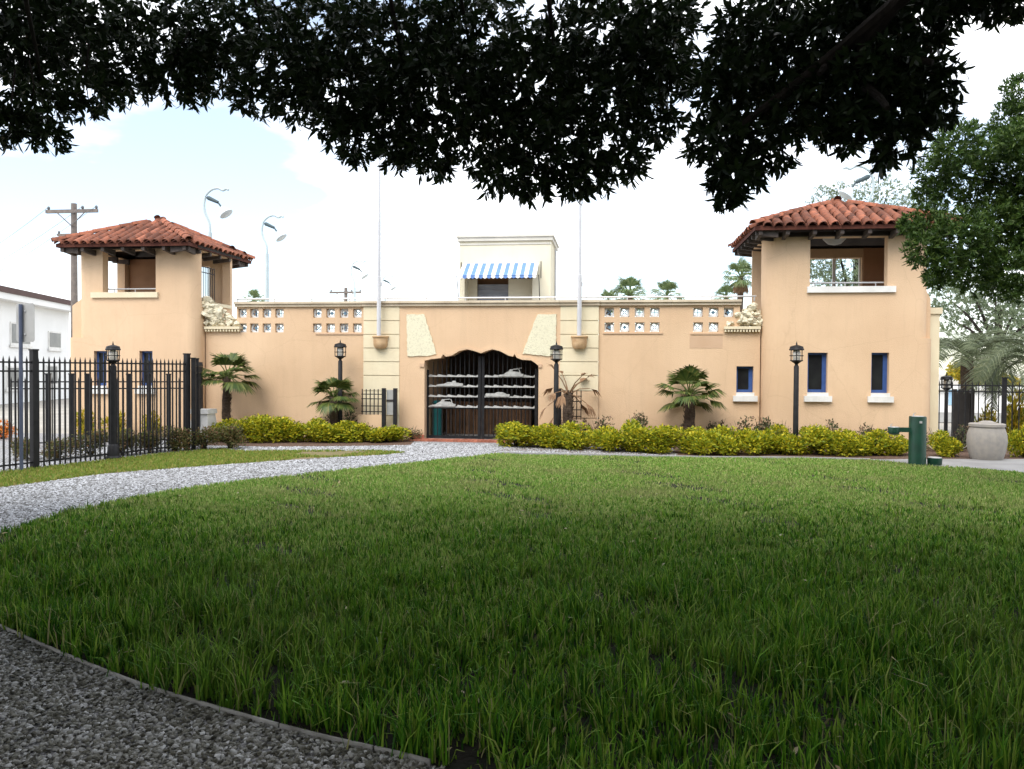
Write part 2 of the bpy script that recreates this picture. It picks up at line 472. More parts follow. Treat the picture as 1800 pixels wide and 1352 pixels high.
def in_poly(x, y, poly):
    c = np.zeros(len(x), bool)
    j = len(poly) - 1
    for i in range(len(poly)):
        xi, yi = poly[i]
        xj, yj = poly[j]
        m = ((yi > y) != (yj > y)) & (x < (xj - xi) * (y - yi) / (yj - yi + 1e-12) + xi)
        c ^= m
        j = i
    return c
def smooth_line(pts, n=8):
    out = []
    P = [Vector(p) for p in pts]
    for i in range(len(P) - 1):
        a, b, c, d = P[max(i - 1, 0)], P[i], P[i + 1], P[min(i + 2, len(P) - 1)]
        for k in range(n):
            t = k / n
            out.append(0.5 * ((2 * b) + (c - a) * t + (2 * a - 5 * b + 4 * c - d) * t * t + (3 * b - a - 3 * c + d) * t ** 3))
    out.append(P[-1])
    return out
ORD = ['first', 'second', 'third', 'fourth', 'fifth', 'sixth', 'seventh', 'eighth', 'ninth', 'tenth', 'eleventh', 'twelfth',
       'thirteenth', 'fourteenth', 'fifteenth', 'sixteenth', 'seventeenth', 'eighteenth', 'nineteenth', 'twentieth']

# ================================================================== THE GROUND
YF = G(846, 775).y                       # front plane of the entrance wall, from its foot at the gate
g = MB().add([(-700, -700, -0.02), (700, -700, -0.02), (700, 900, -0.02), (-700, 900, -0.02)], [(0, 1, 2, 3)]).build('ground', GROUND)
tag(g, kind='structure')
g = MB().add([(-22, -14, 0), (20, -14, 0), (20, YF - .02, 0), (-22, YF - .02, 0)], [(0, 1, 2, 3)]).build('gravel_path', GRAVEL)
tag(g, kind='structure')

def gpoly(px):
    return [(p.x, p.y) for p in (G(a, b) for a, b in px)]
lawn_px_far = [(872, 799), (930, 801), (1050, 803), (1250, 807), (1400, 808), (1530, 811), (1640, 820), (1720, 826), (1800, 833), (1900, 846)]
lawn_px_left = [(0, 945), (60, 921), (130, 900), (200, 884), (300, 865), (400, 850), (500, 839), (600, 828), (700, 818), (790, 808), (850, 801)]
lawn_px_near = [(0, 1105), (100, 1150), (250, 1210), (420, 1262), (560, 1300), (700, 1332), (760, 1348)]
near_line = smooth_line([(p[0], p[1], 0) for p in gpoly(lawn_px_near)], 6)
nl = [(p.x, p.y) for p in near_line]
lf = gpoly(lawn_px_left)
a0, a1 = lf[0], nl[0]
turn = smooth_line([(lf[1][0], lf[1][1], 0), (a0[0], a0[1], 0), (a0[0] - 0.95, a0[1] - 0.9, 0), (a1[0] - 1.15, a1[1] + 1.0, 0), (a1[0], a1[1], 0), (nl[1][0], nl[1][1], 0)], 5)
turn = [(p.x, p.y) for p in turn[6:-6]]
LAWN = gpoly(lawn_px_far) + [(13.5, 12.0), (13.0, 8.0), (10.0, 4.8), (6.0, 3.2), (2.5, 2.9), (0.6, 3.25)] + nl[::-1] + turn[::-1] + lf
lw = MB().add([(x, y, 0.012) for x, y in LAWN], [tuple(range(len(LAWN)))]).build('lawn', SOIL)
tag(lw, kind='structure')
STRIP = gpoly([(-260, 905), (0, 858), (190, 833), (400, 817), (560, 806), (680, 800), (714, 796), (660, 793), (520, 793), (430, 794), (385, 790), (290, 798), (0, 831), (-260, 862)])
st = MB().add([(x, y, 0.008) for x, y in STRIP], [tuple(range(len(STRIP)))]).build('verge', M('verge_soil', (0.16, 0.15, 0.06), (0.20, 0.15, 0.09), scale=4, rough=1, bump=0.5))
tag(st, kind='structure')
BEDL = gpoly([(330, 783), (470, 786), (600, 785), (722, 783), (728, 776)]) + [(XA(738, YF), YF - .03), (XA(300, YF), YF - .03)]
BEDR = [(p[0], p[1]) for p in gpoly([(872, 793), (960, 794), (1060, 799), (1250, 804), (1400, 805), (1530, 807), (1620, 809), (1900, 816)])] + [(12, YF - .03), (XA(952, YF), YF - .03)]
for nm, P in (('planting_bed', BEDL), ('planting_bed', BEDR)):
    o = MB().add([(x, y, 0.010) for x, y in P], [tuple(range(len(P)))]).build(nm, MULCH)
    tag(o, kind='structure')
WALK = gpoly([(1515, 809), (1620, 808), (1900, 808), (1900, 848), (1800, 833), (1720, 826), (1640, 820)])
o = MB().add([(x, y, 0.016) for x, y in WALK], [tuple(range(len(WALK)))]).build('sidewalk', CONC)
tag(o, kind='structure')

# ================================================================== ENTRANCE WALL
Zc = lambda px, py: ZA(px, py, YF)
ZTOP = Zc(846, 538)                 # underside of the coping
ZCOP = Zc(846, 529)
DECK = Zc(846, 592)
TH = 0.34                           # wall thickness
wall = thing('entrance_wall', 'long peach stucco entrance wall with arched gateway, cream stone piers and perforated parapet', 'wall', (XA(846, YF), YF, 0))

def flat_wall(name, x0, x1, z0, z1, y0, y1, holes, mat, parent):
    xs = sorted({x0, x1, *[v for h in holes for v in h[:2]]})
    zs = sorted({z0, z1, *[v for h in holes for v in h[2:]]})
    nx, nz = len(xs) - 1, len(zs) - 1
    solid = [[not any(h[0] - 1e-6 <= xs[i] and xs[i + 1] <= h[1] + 1e-6 and h[2] - 1e-6 <= zs[j] and zs[j + 1] <= h[3] + 1e-6 for h in holes) for j in range(nz)] for i in range(nx)]
    mb = MB()
    S = lambda i, j: 0 <= i < nx and 0 <= j < nz and solid[i][j]
    for i in range(nx):
        for j in range(nz):
            if not solid[i][j]:
                continue
            a, b, c, d = xs[i], xs[i + 1], zs[j], zs[j + 1]
            mb.add([(a, y0, c), (b, y0, c), (b, y0, d), (a, y0, d)], [(0, 1, 2, 3)])
            mb.add([(a, y1, c), (b, y1, c), (b, y1, d), (a, y1, d)], [(3, 2, 1, 0)])
            if not S(i - 1, j): mb.add([(a, y0, c), (a, y0, d), (a, y1, d), (a, y1, c)], [(0, 1, 2, 3)])
            if not S(i + 1, j): mb.add([(b, y0, c), (b, y1, c), (b, y1, d), (b, y0, d)], [(0, 1, 2, 3)])
            if not S(i, j - 1): mb.add([(a, y0, c), (a, y1, c), (b, y1, c), (b, y0, c)], [(0, 1, 2, 3)])
            if not S(i, j + 1): mb.add([(a, y0, d), (b, y0, d), (b, y1, d), (a, y1, d)], [(0, 1, 2, 3)])
    return mb.build(name, mat, parent)

# perforated blocks: pixel centres in the photo
rows_l = (550.5, 576.5)
rows_r = (549, 575)
blk = [(x, r) for x in (426, 447, 469, 491) for r in rows_l] + [(x, r) for x in (557.5, 581, 604.5, 628) for r in rows_l]
blk_r = [(x, r) for x in (1071, 1098, 1124.5, 1151) for r in rows_r] + [(x, r) for x in (1227, 1254.5, 1281) for r in rows_r]
BS = 0.128
def block_rect(px, py):
    p = PY(px, py, YF)
    return (p.x - BS, p.x + BS, p.z - BS, p.z + BS)
xl0, xl1 = XA(362, YF), XA(640, YF)
xr0, xr1 = XA(1052, YF), XA(1336, YF)
ornl = XA(416, YF)                   # the parapet steps down here for the rockwork
ornr = XA(1300, YF)
zled = Zc(390, 582)
hl = [block_rect(*b) for b in blk] + [(xl0, ornl, zled, ZTOP)]
flat_wall('wall_panel', xl0, xl1, 0, ZTOP, YF, YF + TH, hl, STUCCO, wall)
sw = (XA(1295, YF), XA(1325, YF), Zc(1310, 690), Zc(1310, 644))
zledr = Zc(1310, 580)
hr = [block_rect(*b) for b in blk_r if b[0] < 1270] + [(ornr, xr1, zledr, ZTOP), sw] + [block_rect(*b) for b in blk_r if b[0] > 1270 and b[1] < 560 and block_rect(*b)[1] < ornr]
flat_wall('wall_panel', xr0, xr1, 0, ZTOP, YF, YF + TH, hr, STUCCO, wall)
# ceramic screen blocks in the openings: a square ring with a lobed hole and a star inside
def screen_block(kind):
    mb = MB()
    n = 16
    s = BS - 0.002
    outer, inner = [], []
    for k in range(n):
        a = 2 * pi * k / n + pi / n
        m = max(abs(cos(a)), abs(sin(a)))
        outer.append((s * cos(a) / m, s * sin(a) / m))
        r = s * (0.80 if (k // 2) % 2 == 0 else 0.62)
        inner.append((r * cos(a), r * sin(a)))
    v = [(x, y0, z) for y0 in (0.0, 0.07) for x, z in outer + inner]
    f = []
    N = 2 * n
    for k in range(n):
        j = (k + 1) % n
        f += [(k, j, n + j, n + k), (N + j, N + k, N + n + k, N + n + j), (n + k, n + j, N + n + j, N + n + k), (j, k, N + k, N + j)]
    mb.add(v, f)
    return mb.mesh('screen_block', CERAMIC)
def star(kind):
    mb = MB()
    s = BS * 0.98
    if kind == 0:
        for a in (0.25, 0.75, 1.25, 1.75):
            c, d = cos(a * pi), sin(a * pi)
            mb.prism([(0, 0), (c * s * .35 - d * s * .13, d * s * .35 + c * s * .13), (c * s * .86, d * s * .86), (c * s * .35 + d * s * .13, d * s * .35 - c * s * .13)], 0.02, 0.05)
    elif kind == 1:
        mb.prism([(-s * .45, 0), (0, -s * .45), (s * .45, 0), (0, s * .45)], 0.02, 0.05)
        mb.prism([(-s * .9, -s * .05), (s * .9, -s * .05), (s * .9, s * .05), (-s * .9, s * .05)], 0.03, 0.045)
    else:
        mb.prism([(-s * .06, -s * .9), (s * .06, -s * .9), (s * .06, s * .9), (-s * .06, s * .9)], 0.02, 0.05)
        mb.prism([(-s * .9, -s * .06), (s * .9, -s * .06), (s * .9, s * .06), (-s * .9, s * .06)], 0.022, 0.048)
    return mb.mesh('tracery', BLUECER)
sb_me = screen_block(0)
st_me = [star(0), star(1), star(2)]
for i, (px, py) in enumerate(blk + [b for b in blk_r if b[0] < 1270 or (b[1] < 560 and block_rect(*b)[1] < ornr)]):
    p = PY(px, py, YF)
    o = link('screen_block', sb_me, wall, mw=Matrix.Translation((p.x, YF + 0.09, p.z)))
    k = link('tracery', st_me[(i * 7 + i // 3) % 3], o)
    k.matrix_parent_inverse = Matrix.Identity(4)
# small ledge strip under the block bands, plaster patch
for a, b_, py in ((555, 640, 587), (1060, 1165, 586), (1213, 1270, 587)):
    z = Zc((a + b_) / 2, py)
    B('string_course', STUCCO_B, wall, XA(a, YF), XA(b_, YF) - .003, YF - 0.025, YF - .001, z - 0.02, z + 0.02)
B('plaster_patch', STUCCO_B, wall, XA(1212, YF), XA(1270, YF), YF - .006, YF - .001, Zc(1240, 612), Zc(1240, 591))

# stone piers of coursed blocks
for (a, b_) in ((640, 703), (985, 1052)):
    x0, x1 = XA(a, YF), XA(b_, YF)
    B('pier_core', CREAM, wall, x0 + .02, x1 - .02, YF - 0.02, YF + TH, 0, ZTOP)
    zs = [Zc(a + 30, y) for y in (687, 660, 636, 612, 588, 564, 538.5)]
    zz = [0.0] + ([0.34, 0.68] if a < 700 else [0.34, 0.68]) + zs
    zz = sorted(z for z in zz)
    for z0, z1 in zip(zz[:-1], zz[1:]):
        if z1 - z0 < 0.1: continue
        j = random.uniform(-.004, .004)
        low = z1 < Zc(a + 30, 684) and a > 900
        mb = MB().box(x0, x1, YF - 0.065 + j, YF - 0.021, z0 + 0.010, z1 - 0.010)
        mb.build('stone_block', STUCCO if low else CREAM, wall)

# centre bay with the scalloped arch
bx0, bx1 = XA(703, YF), XA(985, YF)
arch = [(747, 643), (747.5, 634), (760, 631), (776, 629.5), (780, 623), (785, 627), (796, 624.5), (808, 617), (822, 614), (834, 617), (846, 621),
        (856, 617), (866, 614), (880, 617.5), (894, 625), (902, 627), (905, 622.5), (909, 629), (918, 632.5), (934, 633.5), (941, 638), (947, 643)]
aw = [(XA(x, YF, y), Zc(x, y)) for x, y in arch]
YB0, YB1 = YF - 0.05, YF + 0.42
mb = MB()
def strip_poly(lo, hi, y):
    pass
# left and right jamb walls, then the spandrel above the arch as narrow vertical slices
gx0, gx1 = aw[0][0], aw[-1][0]
mb.box(bx0, gx0, YB0, YB1, 0, ZTOP)
mb.box(gx1, bx1, YB0, YB1, 0, ZTOP)
for (xa, za), (xb, zb) in zip(aw[:-1], aw[1:]):
    if xb - xa < 1e-4:
        continue
    mb.add([(xa, YB0, za), (xb, YB0, zb), (xb, YB0, ZTOP), (xa, YB0, ZTOP), (xa, YB1, za), (xb, YB1, zb), (xb, YB1, ZTOP), (xa, YB1, ZTOP)],
           [(0, 1, 2, 3), (7, 6, 5, 4), (0, 4, 5, 1), (3, 2, 6, 7)])
mb.build('gate_bay', STUCCO, wall)
# raised moulding round the arch
am = MB()
for (xa, za), (xb, zb) in zip(aw[:-1], aw[1:]):
    d = 0.07
    am.add([(xa, YB0 - .03, za - .001), (xb, YB0 - .03, zb - .001), (xb, YB0 - .03, zb + d), (xa, YB0 - .03, za + d),
            (xa, YB0 + .2, za - .001), (xb, YB0 + .2, zb - .001), (xb, YB0 - .002, zb + d), (xa, YB0 - .002, za + d)],
           [(0, 1, 2, 3), (0, 4, 5, 1), (3, 2, 6, 7)])
am.build('arch_moulding', STUCCO, wall)
for s, (xa, xb) in ((-1, (739, 747)), (1, (947, 953))):
    B('impost', STUCCO_B, wall, XA(xa, YF), XA(xb, YF), YB0 - .04, YB0 - .001, Zc(743, 645), Zc(743, 639))
# cream shell-stone panels on the bay
for pts in ([(716, 553), (747, 553), (768, 622), (757, 626), (717, 626)], [(945, 553), (978, 553), (978, 622), (965, 626), (919, 622)]):
    q = [Vector((XA(x, YF, y), 0, Zc(x, y))) for x, y in pts][::-1]
    pl = []
    for i, p in enumerate(q):                    # broken, uneven edge
        e = q[(i + 1) % len(q)]
        m = max(2, int((e - p).length / .07))
        for k in range(m):
            s_ = p + (e - p) * (k / m)
            pl.append((s_.x + random.uniform(-.012, .012), s_.z + random.uniform(-.012, .012)))
    MB().prism(pl, YB0 - .03, YB0 - .001).build('shell_panel', SHELL, wall)
# red base at the jambs
for a, b_ in ((722, 747), (947, 975)):
    B('base_course', BRICK, wall, XA(a, YF), XA(b_, YF), YB0 - .03, YB0 - .001, 0.0, Zc(735, 764))
# coping in lengths
xs = [XA(p, YF) for p in (414, 525, 638, 706, 846, 984, 1054, 1180, 1302)]
for i, (a, b_) in enumerate(zip(xs[:-1], xs[1:])):
    pr = 0.06 if i in (2, 5) else 0.02
    if i in (3, 4): pr = 0.07
    e = 0.015
    B('coping_stone', COPING, wall, a + e * .2, b_ - e * .2, YF - .05 - pr, YF + TH + .06, ZTOP - .002, ZTOP + (ZCOP - ZTOP) * .55)
    B('coping_stone', SILL if False else COPING, wall, a + e * .2, b_ - e * .2, YF - .10 - pr, YF + TH + .10, ZTOP + (ZCOP - ZTOP) * .55 + .001, ZCOP)
# passage behind the gate: deep, dark, brown boards
PB = YF + 3.4
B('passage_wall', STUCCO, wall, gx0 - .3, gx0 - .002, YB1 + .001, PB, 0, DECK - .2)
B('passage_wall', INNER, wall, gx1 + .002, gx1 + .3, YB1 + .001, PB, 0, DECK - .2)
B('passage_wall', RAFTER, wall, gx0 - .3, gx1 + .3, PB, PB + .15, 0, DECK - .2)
B('terrace_deck', CONC, wall, XA(362, YF), XA(1336, YF), YF + TH + .001, YF + 9.0, DECK - .199, DECK)
B('passage_floor', CONC, wall, gx0, gx1, YF - .05, PB, -.01, 0.03)

# window in the wall
def window(parent, px0, px1, py0, py1, Y, sill_px=8, sill_h=(2, 18), frame=BLUEFRAME, twostep=True):
    x0, x1 = XA(px0, Y), XA(px1, Y)
    z0, z1 = ZA(px0, py1, Y), ZA(px0, py0, Y)
    wn = MB()
    t = 0.055
    y0, y1 = Y + .14, Y + .20
    wn.box(x0, x0 + t, y0, y1, z0, z1).box(x1 - t * 1.9, x1, y0, y1, z0, z1).box(x0 + t, x1 - t * 1.9, y0, y1, z0, z0 + t * 1.4).box(x0 + t, x1 - t * 1.9, y0, y1, z1 - t, z1)
    wo = wn.build('window', frame, parent)
    B('pane', GLASSD, wo, x0 + t, x1 - t * 1.9, Y + .165, Y + .175, z0 + t * 1.4, z1 - t)
    xm = (x0 + x1) / 2
    if px0 < 900: B('mullion', frame, wo, xm - .012, xm + .012, Y + .155, Y + .164, z0 + t * 1.4, z1 - t)
    s = ZA(px0, 690, Y) - ZA(px0, 691, Y)
    B('sill', SILL, wo, x0 - .01, x1 + .02, Y - .05, Y + .14, z0 - .085, z0 - .001)
    B('sill', SILL, wo, x0 - .09, x1 + .10, Y - .10, Y - .001, z0 - .235, z0 - .086)
    return wo
window(wall, 1295, 1325, 644, 690, YF)

# rear of the window openings are closed
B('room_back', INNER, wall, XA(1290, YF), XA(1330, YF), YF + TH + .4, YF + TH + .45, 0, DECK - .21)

# ================================================================== TOWERS
YT = YF - 0.5
def ring_wall(name, x0, x1, y0, y1, r, z0, z1, th, holes, mat, parent):
    """r: corner radii FL, FR, BR, BL.  holes: (face, a0, a1, z0, z1)"""
    cols = []           # (point, normal, tag of the interval that starts here)
    def face(nm, P0, P1, n, axis):
        a0, a1 = P0[axis], P1[axis]
        br = {a0, a1}
        for h in holes:
            if h[0] == nm:
                br |= {h[1], h[2]}
        br = sorted(v for v in br if min(a0, a1) - 1e-9 <= v <= max(a0, a1) + 1e-9)
        if a1 < a0: br = br[::-1]
        for i, a in enumerate(br):
            p = [P0[0], P0[1]]
            p[axis] = a
            nxt = br[i + 1] if i + 1 < len(br) else None
            cols.append((tuple(p), n, (nm, min(a, nxt), max(a, nxt)) if nxt is not None else None))
    def arc(cx, cy, rr, a0):
        for k in range(1, 8):
            a = radians(a0 + 90 * k / 8)
            cols.append(((cx + rr * cos(a), cy + rr * sin(a)), (cos(a), sin(a)), None))
    rFL, rFR, rBR, rBL = r
    face('front', (x0 + rFL, y0), (x1 - rFR, y0), (0, -1), 0); arc(x1 - rFR, y0 + rFR, rFR, -90)
    face('right', (x1, y0 + rFR), (x1, y1 - rBR), (1, 0), 1); arc(x1 - rBR, y1 - rBR, rBR, 0)
    face('back', (x1 - rBR, y1), (x0 + rBL, y1), (0, 1), 0); arc(x0 + rBL, y1 - rBL, rBL, 90)
    face('left', (x0, y1 - rBL), (x0, y0 + rFL), (-1, 0), 1); arc(x0 + rFL, y0 + rFL, rFL, 180)
    zs = sorted({z0, z1, *[v for h in holes for v in h[3:]]})
    n, nz = len(cols), len(zs) - 1
    def solid(i, j):
        if not 0 <= j < nz: return False
        tg = cols[i % n][2]
        if tg is None: return True
        for h in holes:
            if h[0] == tg[0] and h[1] - 1e-6 <= tg[1] and tg[2] <= h[2] + 1e-6 and h[3] - 1e-6 <= zs[j] and zs[j + 1] <= h[4] + 1e-6:
                return False
        return True
    verts = []
    for (p, nn, _) in cols:
        q = (p[0] - nn[0] * th, p[1] - nn[1] * th)
        for z in zs:
            verts.append((p[0], p[1], z)); verts.append((q[0], q[1], z))
    V = lambda i, j, k: ((i % n) * (nz + 1) + j) * 2 + k
    faces = []
    for i in range(n):
        for j in range(nz):
            if not solid(i, j): continue
            faces.append((V(i, j, 0), V(i + 1, j, 0), V(i + 1, j + 1, 0), V(i, j + 1, 0)))
            faces.append((V(i, j, 1), V(i, j + 1, 1), V(i + 1, j + 1, 1), V(i + 1, j, 1)))
            if not solid(i - 1, j): faces.append((V(i, j, 0), V(i, j + 1, 0), V(i, j + 1, 1), V(i, j, 1)))
            if not solid(i + 1, j): faces.append((V(i + 1, j, 0), V(i + 1, j, 1), V(i + 1, j + 1, 1), V(i + 1, j + 1, 0)))
            if not solid(i, j - 1): faces.append((V(i, j, 0), V(i, j, 1), V(i + 1, j, 1), V(i + 1, j, 0)))
            if not solid(i, j + 1): faces.append((V(i, j + 1, 0), V(i + 1, j + 1, 0), V(i + 1, j + 1, 1), V(i, j + 1, 1)))
    mb = MB(); mb.v = verts; mb.f = faces
    return mb.build(name, mat, parent, smooth=True)

def barrel_tile(L=0.44, R=0.122, th=0.02):
    mb = MB()
    n = 5
    v = []
    for (y, rr) in ((0, R), (L, R * 0.82)):
        for k in range(n + 1):
            a = pi * k / n
            v.append((rr * cos(a), y, rr * sin(a) * 0.9))
        for k in range(n + 1):
            a = pi * k / n
            v.append(((rr - th) * cos(a), y, (rr - th) * sin(a) * 0.9))
    m = 2 * (n + 1)
    f = []
    for k in range(n):
        f.append((k, k + 1, m + k + 1, m + k))                       # outside
        f.append((n + 1 + k, m + n + 1 + k, m + n + 2 + k, n + 2 + k))   # inside
        f.append((k, n + 1 + k, n + 2 + k, k + 1))                   # front lip
    mb.add(v, f)
    return mb.mesh('roof_tile', TILE, smooth=True)
tile_me = barrel_tile()

def hip_roof(tower, ex0, ex1, ey0, ey1, ze, za, pitch=0.27, skip=()):
    cx, cy = (ex0 + ex1) / 2, (ey0 + ey1) / 2
    C = [Vector((ex0, ey0, ze)), Vector((ex1, ey0, ze)), Vector((ex1, ey1, ze)), Vector((ex0, ey1, ze))]
    A = Vector((cx, cy, za))
    t = 0.10
    mb = MB().add(C + [A] + [c - Vector((0, 0, t)) for c in C], [(0, 1, 4), (1, 2, 4), (2, 3, 4), (3, 0, 4), (0, 5, 6, 1), (1, 6, 7, 2), (2, 7, 8, 3), (3, 8, 5, 0)])
    roof = mb.build('roof', TILEPAN, tower)
    i = 0.03
    MB().add([(c.x + (i if c.x < cx else -i), c.y + (i if c.y < cy else -i), ze - t - .004) for c in C] + [A - Vector((0, 0, .3))],
             [(1, 0, 4), (2, 1, 4), (3, 2, 4), (0, 3, 4)]).build('soffit', DARKWOOD, roof)
    for k in range(4):
        p, q = C[k], C[(k + 1) % 4]
        e = (q - p).normalized()
        half = (q - p).length / 2
        mid = (p + q) / 2
        s = (A - mid)
        Ls = s.length
        s.normalize()
        nrm = e.cross(s).normalized()
        rowL = 0.33
        nrow = int(Ls / rowL) + 1
        ncol = int(half / pitch) + 1
        for j in range(nrow):
            d = j * rowL - 0.07
            hw = half * (1 - max(d + .12, 0) / Ls)
            for c in range(-ncol, ncol + 1):
                u = c * pitch
                if abs(u) > hw - 0.02: continue
                jit = Matrix.Rotation(random.uniform(-.05, .05), 3, nrm)
                pos = mid + e * (u + random.uniform(-.012, .012)) + s * (d + random.uniform(-.025, .025)) + nrm * (0.012 + 0.004 * random.random())
                ee, ss = jit @ e, jit @ (s + nrm * 0.05).normalized()
                nn = ee.cross(ss)
                mw = Matrix(((ee.x, ss.x, nn.x, pos.x), (ee.y, ss.y, nn.y, pos.y), (ee.z, ss.z, nn.z, pos.z), (0, 0, 0, 1)))
                link('roof_tile', tile_me, roof, mw=mw)
        # hip tiles
        h = (A - p)
        Lh = h.length
        h.normalize()
        side = h.cross(Vector((0, 0, 1))).normalized()
        nn = side.cross(h)
        for j in range(int(Lh / 0.37)):
            pos = p + h * (j * 0.37 - .06) + nn * (0.075 + random.uniform(0, .015))
            mw = Matrix(((side.x, h.x, nn.x, pos.x), (side.y, h.y, nn.y, pos.y), (side.z, h.z, nn.z, pos.z), (0, 0, 0, 1)))
            link('hip_tile', tile_me, roof, mw=mw)
        # rafter tails under the eave
        nr = int(2 * half / 0.62)
        inw = -Vector((nrm.x, nrm.y, 0)).normalized()
        for j in range(nr + 1):
            u = -half + 0.16 + j * (2 * half - .32) / nr
            p0 = mid + e * u + inw * 0.05
            z1 = ze - t - .006
            ctr = p0 + inw * 0.26
            hx = e * 0.045
            q = [p0 - hx, p0 + hx, p0 + hx + inw * .55, p0 - hx + inw * .55]
            b2 = [Vector((v.x, v.y, z1)) for v in q] + [Vector((v.x, v.y, z1 - (.10 if kk < 2 else .16))) for kk, v in enumerate(q)]
            MB().add(b2, [(0, 1, 2, 3), (7, 6, 5, 4), (0, 4, 5, 1), (1, 5, 6, 2), (2, 6, 7, 3), (3, 7, 4, 0)]).build('rafter', RAFTER, roof)
    MB().lathe([(0.02, za - .02), (0.17, za + .02), (0.15, za + .10), (0.03, za + .14)], 10, cx, cy).build('finial_cap', TILE, roof, smooth=True)
    return roof

def make_tower(label, side, pxs, ztop_pt, eave, apex, opn, wins, lower_out):
    XL, XR = XA(pxs[0], YT), XA(pxs[1], YT)
    depth = 2.4
    YB = YT + depth
    t = thing('corner_tower', label, 'tower', ((XL + XR) / 2, (YT + YB) / 2, 0))
    ztop = ZA(*ztop_pt, YT)
    zs = ZA(opn[0], opn[3], YT)            # bottom of the loggia opening
    zo = ZA(opn[0], opn[2], YT)
    R = (0.30, 0.30, 0.3, 0.3) if side < 0 else (0.55, 0.30, 0.3, 0.3)
    xo0, xo1 = XA(opn[0], YT), XA(opn[1], YT)
    # upper storey
    holes = [('front', xo0, xo1, zs, zo)]
    if side < 0:
        holes.append(('right', YT + .305, YB - .36, Zc(360, 536), zo - .02))
        holes.append(('left', YT + .34, YB - .48, zs, zo))
        holes.append(('back', XA(322, YB), XA(376, YB), DECK + .05, zo - .2))
    else:
        holes.append(('left', YT + .62, YB - .34, DECK + .02, zo - .02))
        holes.append(('back', XA(1395, YB), XA(1508, YB), zs - .15, zo - .25))
    zb = DECK - .05
    ring_wall('upper_wall', XL, XR, YT, YB, R, zb, ztop, 0.26, holes, STUCCO, t)
    # lower storey, wider on the outer side, with a sloped shoulder
    lo0 = XA(lower_out, YT) if side < 0 else XL
    lo1 = XR if side < 0 else XA(lower_out, YT)
    wh = []
    for (a, b_, c, d) in wins:
        wh.append(('front', XA(a, YT), XA(b_, YT), ZA(a, d, YT), ZA(a, c, YT)))
    zsh = ZA(pxs[0] if side < 0 else pxs[1], 536, YT) if side < 0 else ZA(pxs[1], 524, YT)
    # the two storeys share one front plane: the lower one stops where the upper begins
    ring_wall('lower_wall', lo0, lo1, YT, YB, R, 0, zb, 0.26, wh, STUCCO, t)
    ox = (lo0, XL) if side < 0 else (XR, lo1)
    sh = [(ox[0], zb - .002), (ox[1], zb - .002), (ox[1] + .05, zsh + .22), (ox[1], zsh + .25), (ox[0], zsh)] if side < 0 else \
         [(ox[0], zb - .002), (ox[1], zb - .002), (ox[1], zsh), (ox[0], zsh + .25), (ox[0] - .05, zsh + .22)]
    MB().prism(sh, YT + .31, YB - .31).build('shoulder', STUCCO, t)
    # inside
    B('floor_slab', CONC, t, XL + .27, XR - .27, YT + .27, YB - .27, DECK - .15, DECK)
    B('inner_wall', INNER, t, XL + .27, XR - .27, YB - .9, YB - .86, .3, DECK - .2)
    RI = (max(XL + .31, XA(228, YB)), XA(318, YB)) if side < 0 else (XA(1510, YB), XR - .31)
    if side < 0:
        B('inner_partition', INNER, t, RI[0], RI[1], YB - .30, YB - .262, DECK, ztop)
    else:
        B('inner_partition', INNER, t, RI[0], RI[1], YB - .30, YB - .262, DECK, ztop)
    # sill of the loggia
    s0, s1 = opn[4], opn[5]
    B('sill', SILL if side > 0 else CREAM, t, XA(s0, YT), XA(s1, YT), YT - .07, YT + .24, zs - .145, zs + .012)
    # pipe rail inside the opening
    mb = MB().tube([(xo0 - .05, YT + .3, zs + .14), (xo1 + .05, YT + .3, zs + .14)], .022, 8)
    for k in (0.1, .5, .9):
        x = xo0 + (xo1 - xo0) * k
        mb.tube([(x, YT + .3, zs - .1), (x, YT + .3, zs + .13)], .014, 6)
    mb.build('rail', STEEL, t)
    for (a, b_, c, d) in wins:
        window(t, a, b_, c, d, YT)
    # roof: eave ledger beam then tiles
    e0, e1, ez = XA(eave[0], YT - .62, eave[2]), XA(eave[1], YT - .62, eave[2]), ZA((eave[0] + eave[1]) / 2, eave[2], YT - .62)
    ov = 0.62
    mb = MB()
    for (x0, x1, y0, y1) in ((XL - .12, XR + .12, YT - .12, YT + .1), (XL - .12, XR + .12, YB - .1, YB + .12), (XL - .12, XL + .1, YT + .1, YB - .1), (XR - .1, XR + .12, YT + .1, YB - .1)):
        mb.box(x0, x1, y0, y1, ztop + .001, max(ez - .27, ztop + .1))
    mb.build('ledger_beam', DARKWOOD, t)
    ym = (YT + YB) / 2
    ZAp = ZA(apex[0], apex[1], ym)
    hip_roof(t, e0, e1, YT - ov, YB + ov + .25, ez, ZAp)
    return t, (XL, XR, YB, ztop, zs, zo)
tl, TLI = make_tower('left corner tower with tiled hip roof, open loggia and utility pole rising behind it', -1, (135, 345), (275, 437),
                     (98, 331, 427), (298, 389), (181, 274, 440, 515, 162, 279), [(165, 187, 617, 678), (245, 268, 617, 678)], 115)
tr, TRI = make_tower('right corner tower with tiled hip roof, white loggia sill and two blue-framed windows', 1, (1344, 1634), (1450, 416),
                     (1327, 1692, 395), (1488, 357), (1422, 1558, 417, 505, 1417, 1572), [(1420, 1455, 620, 690), (1532, 1563, 620, 691)], 1643)
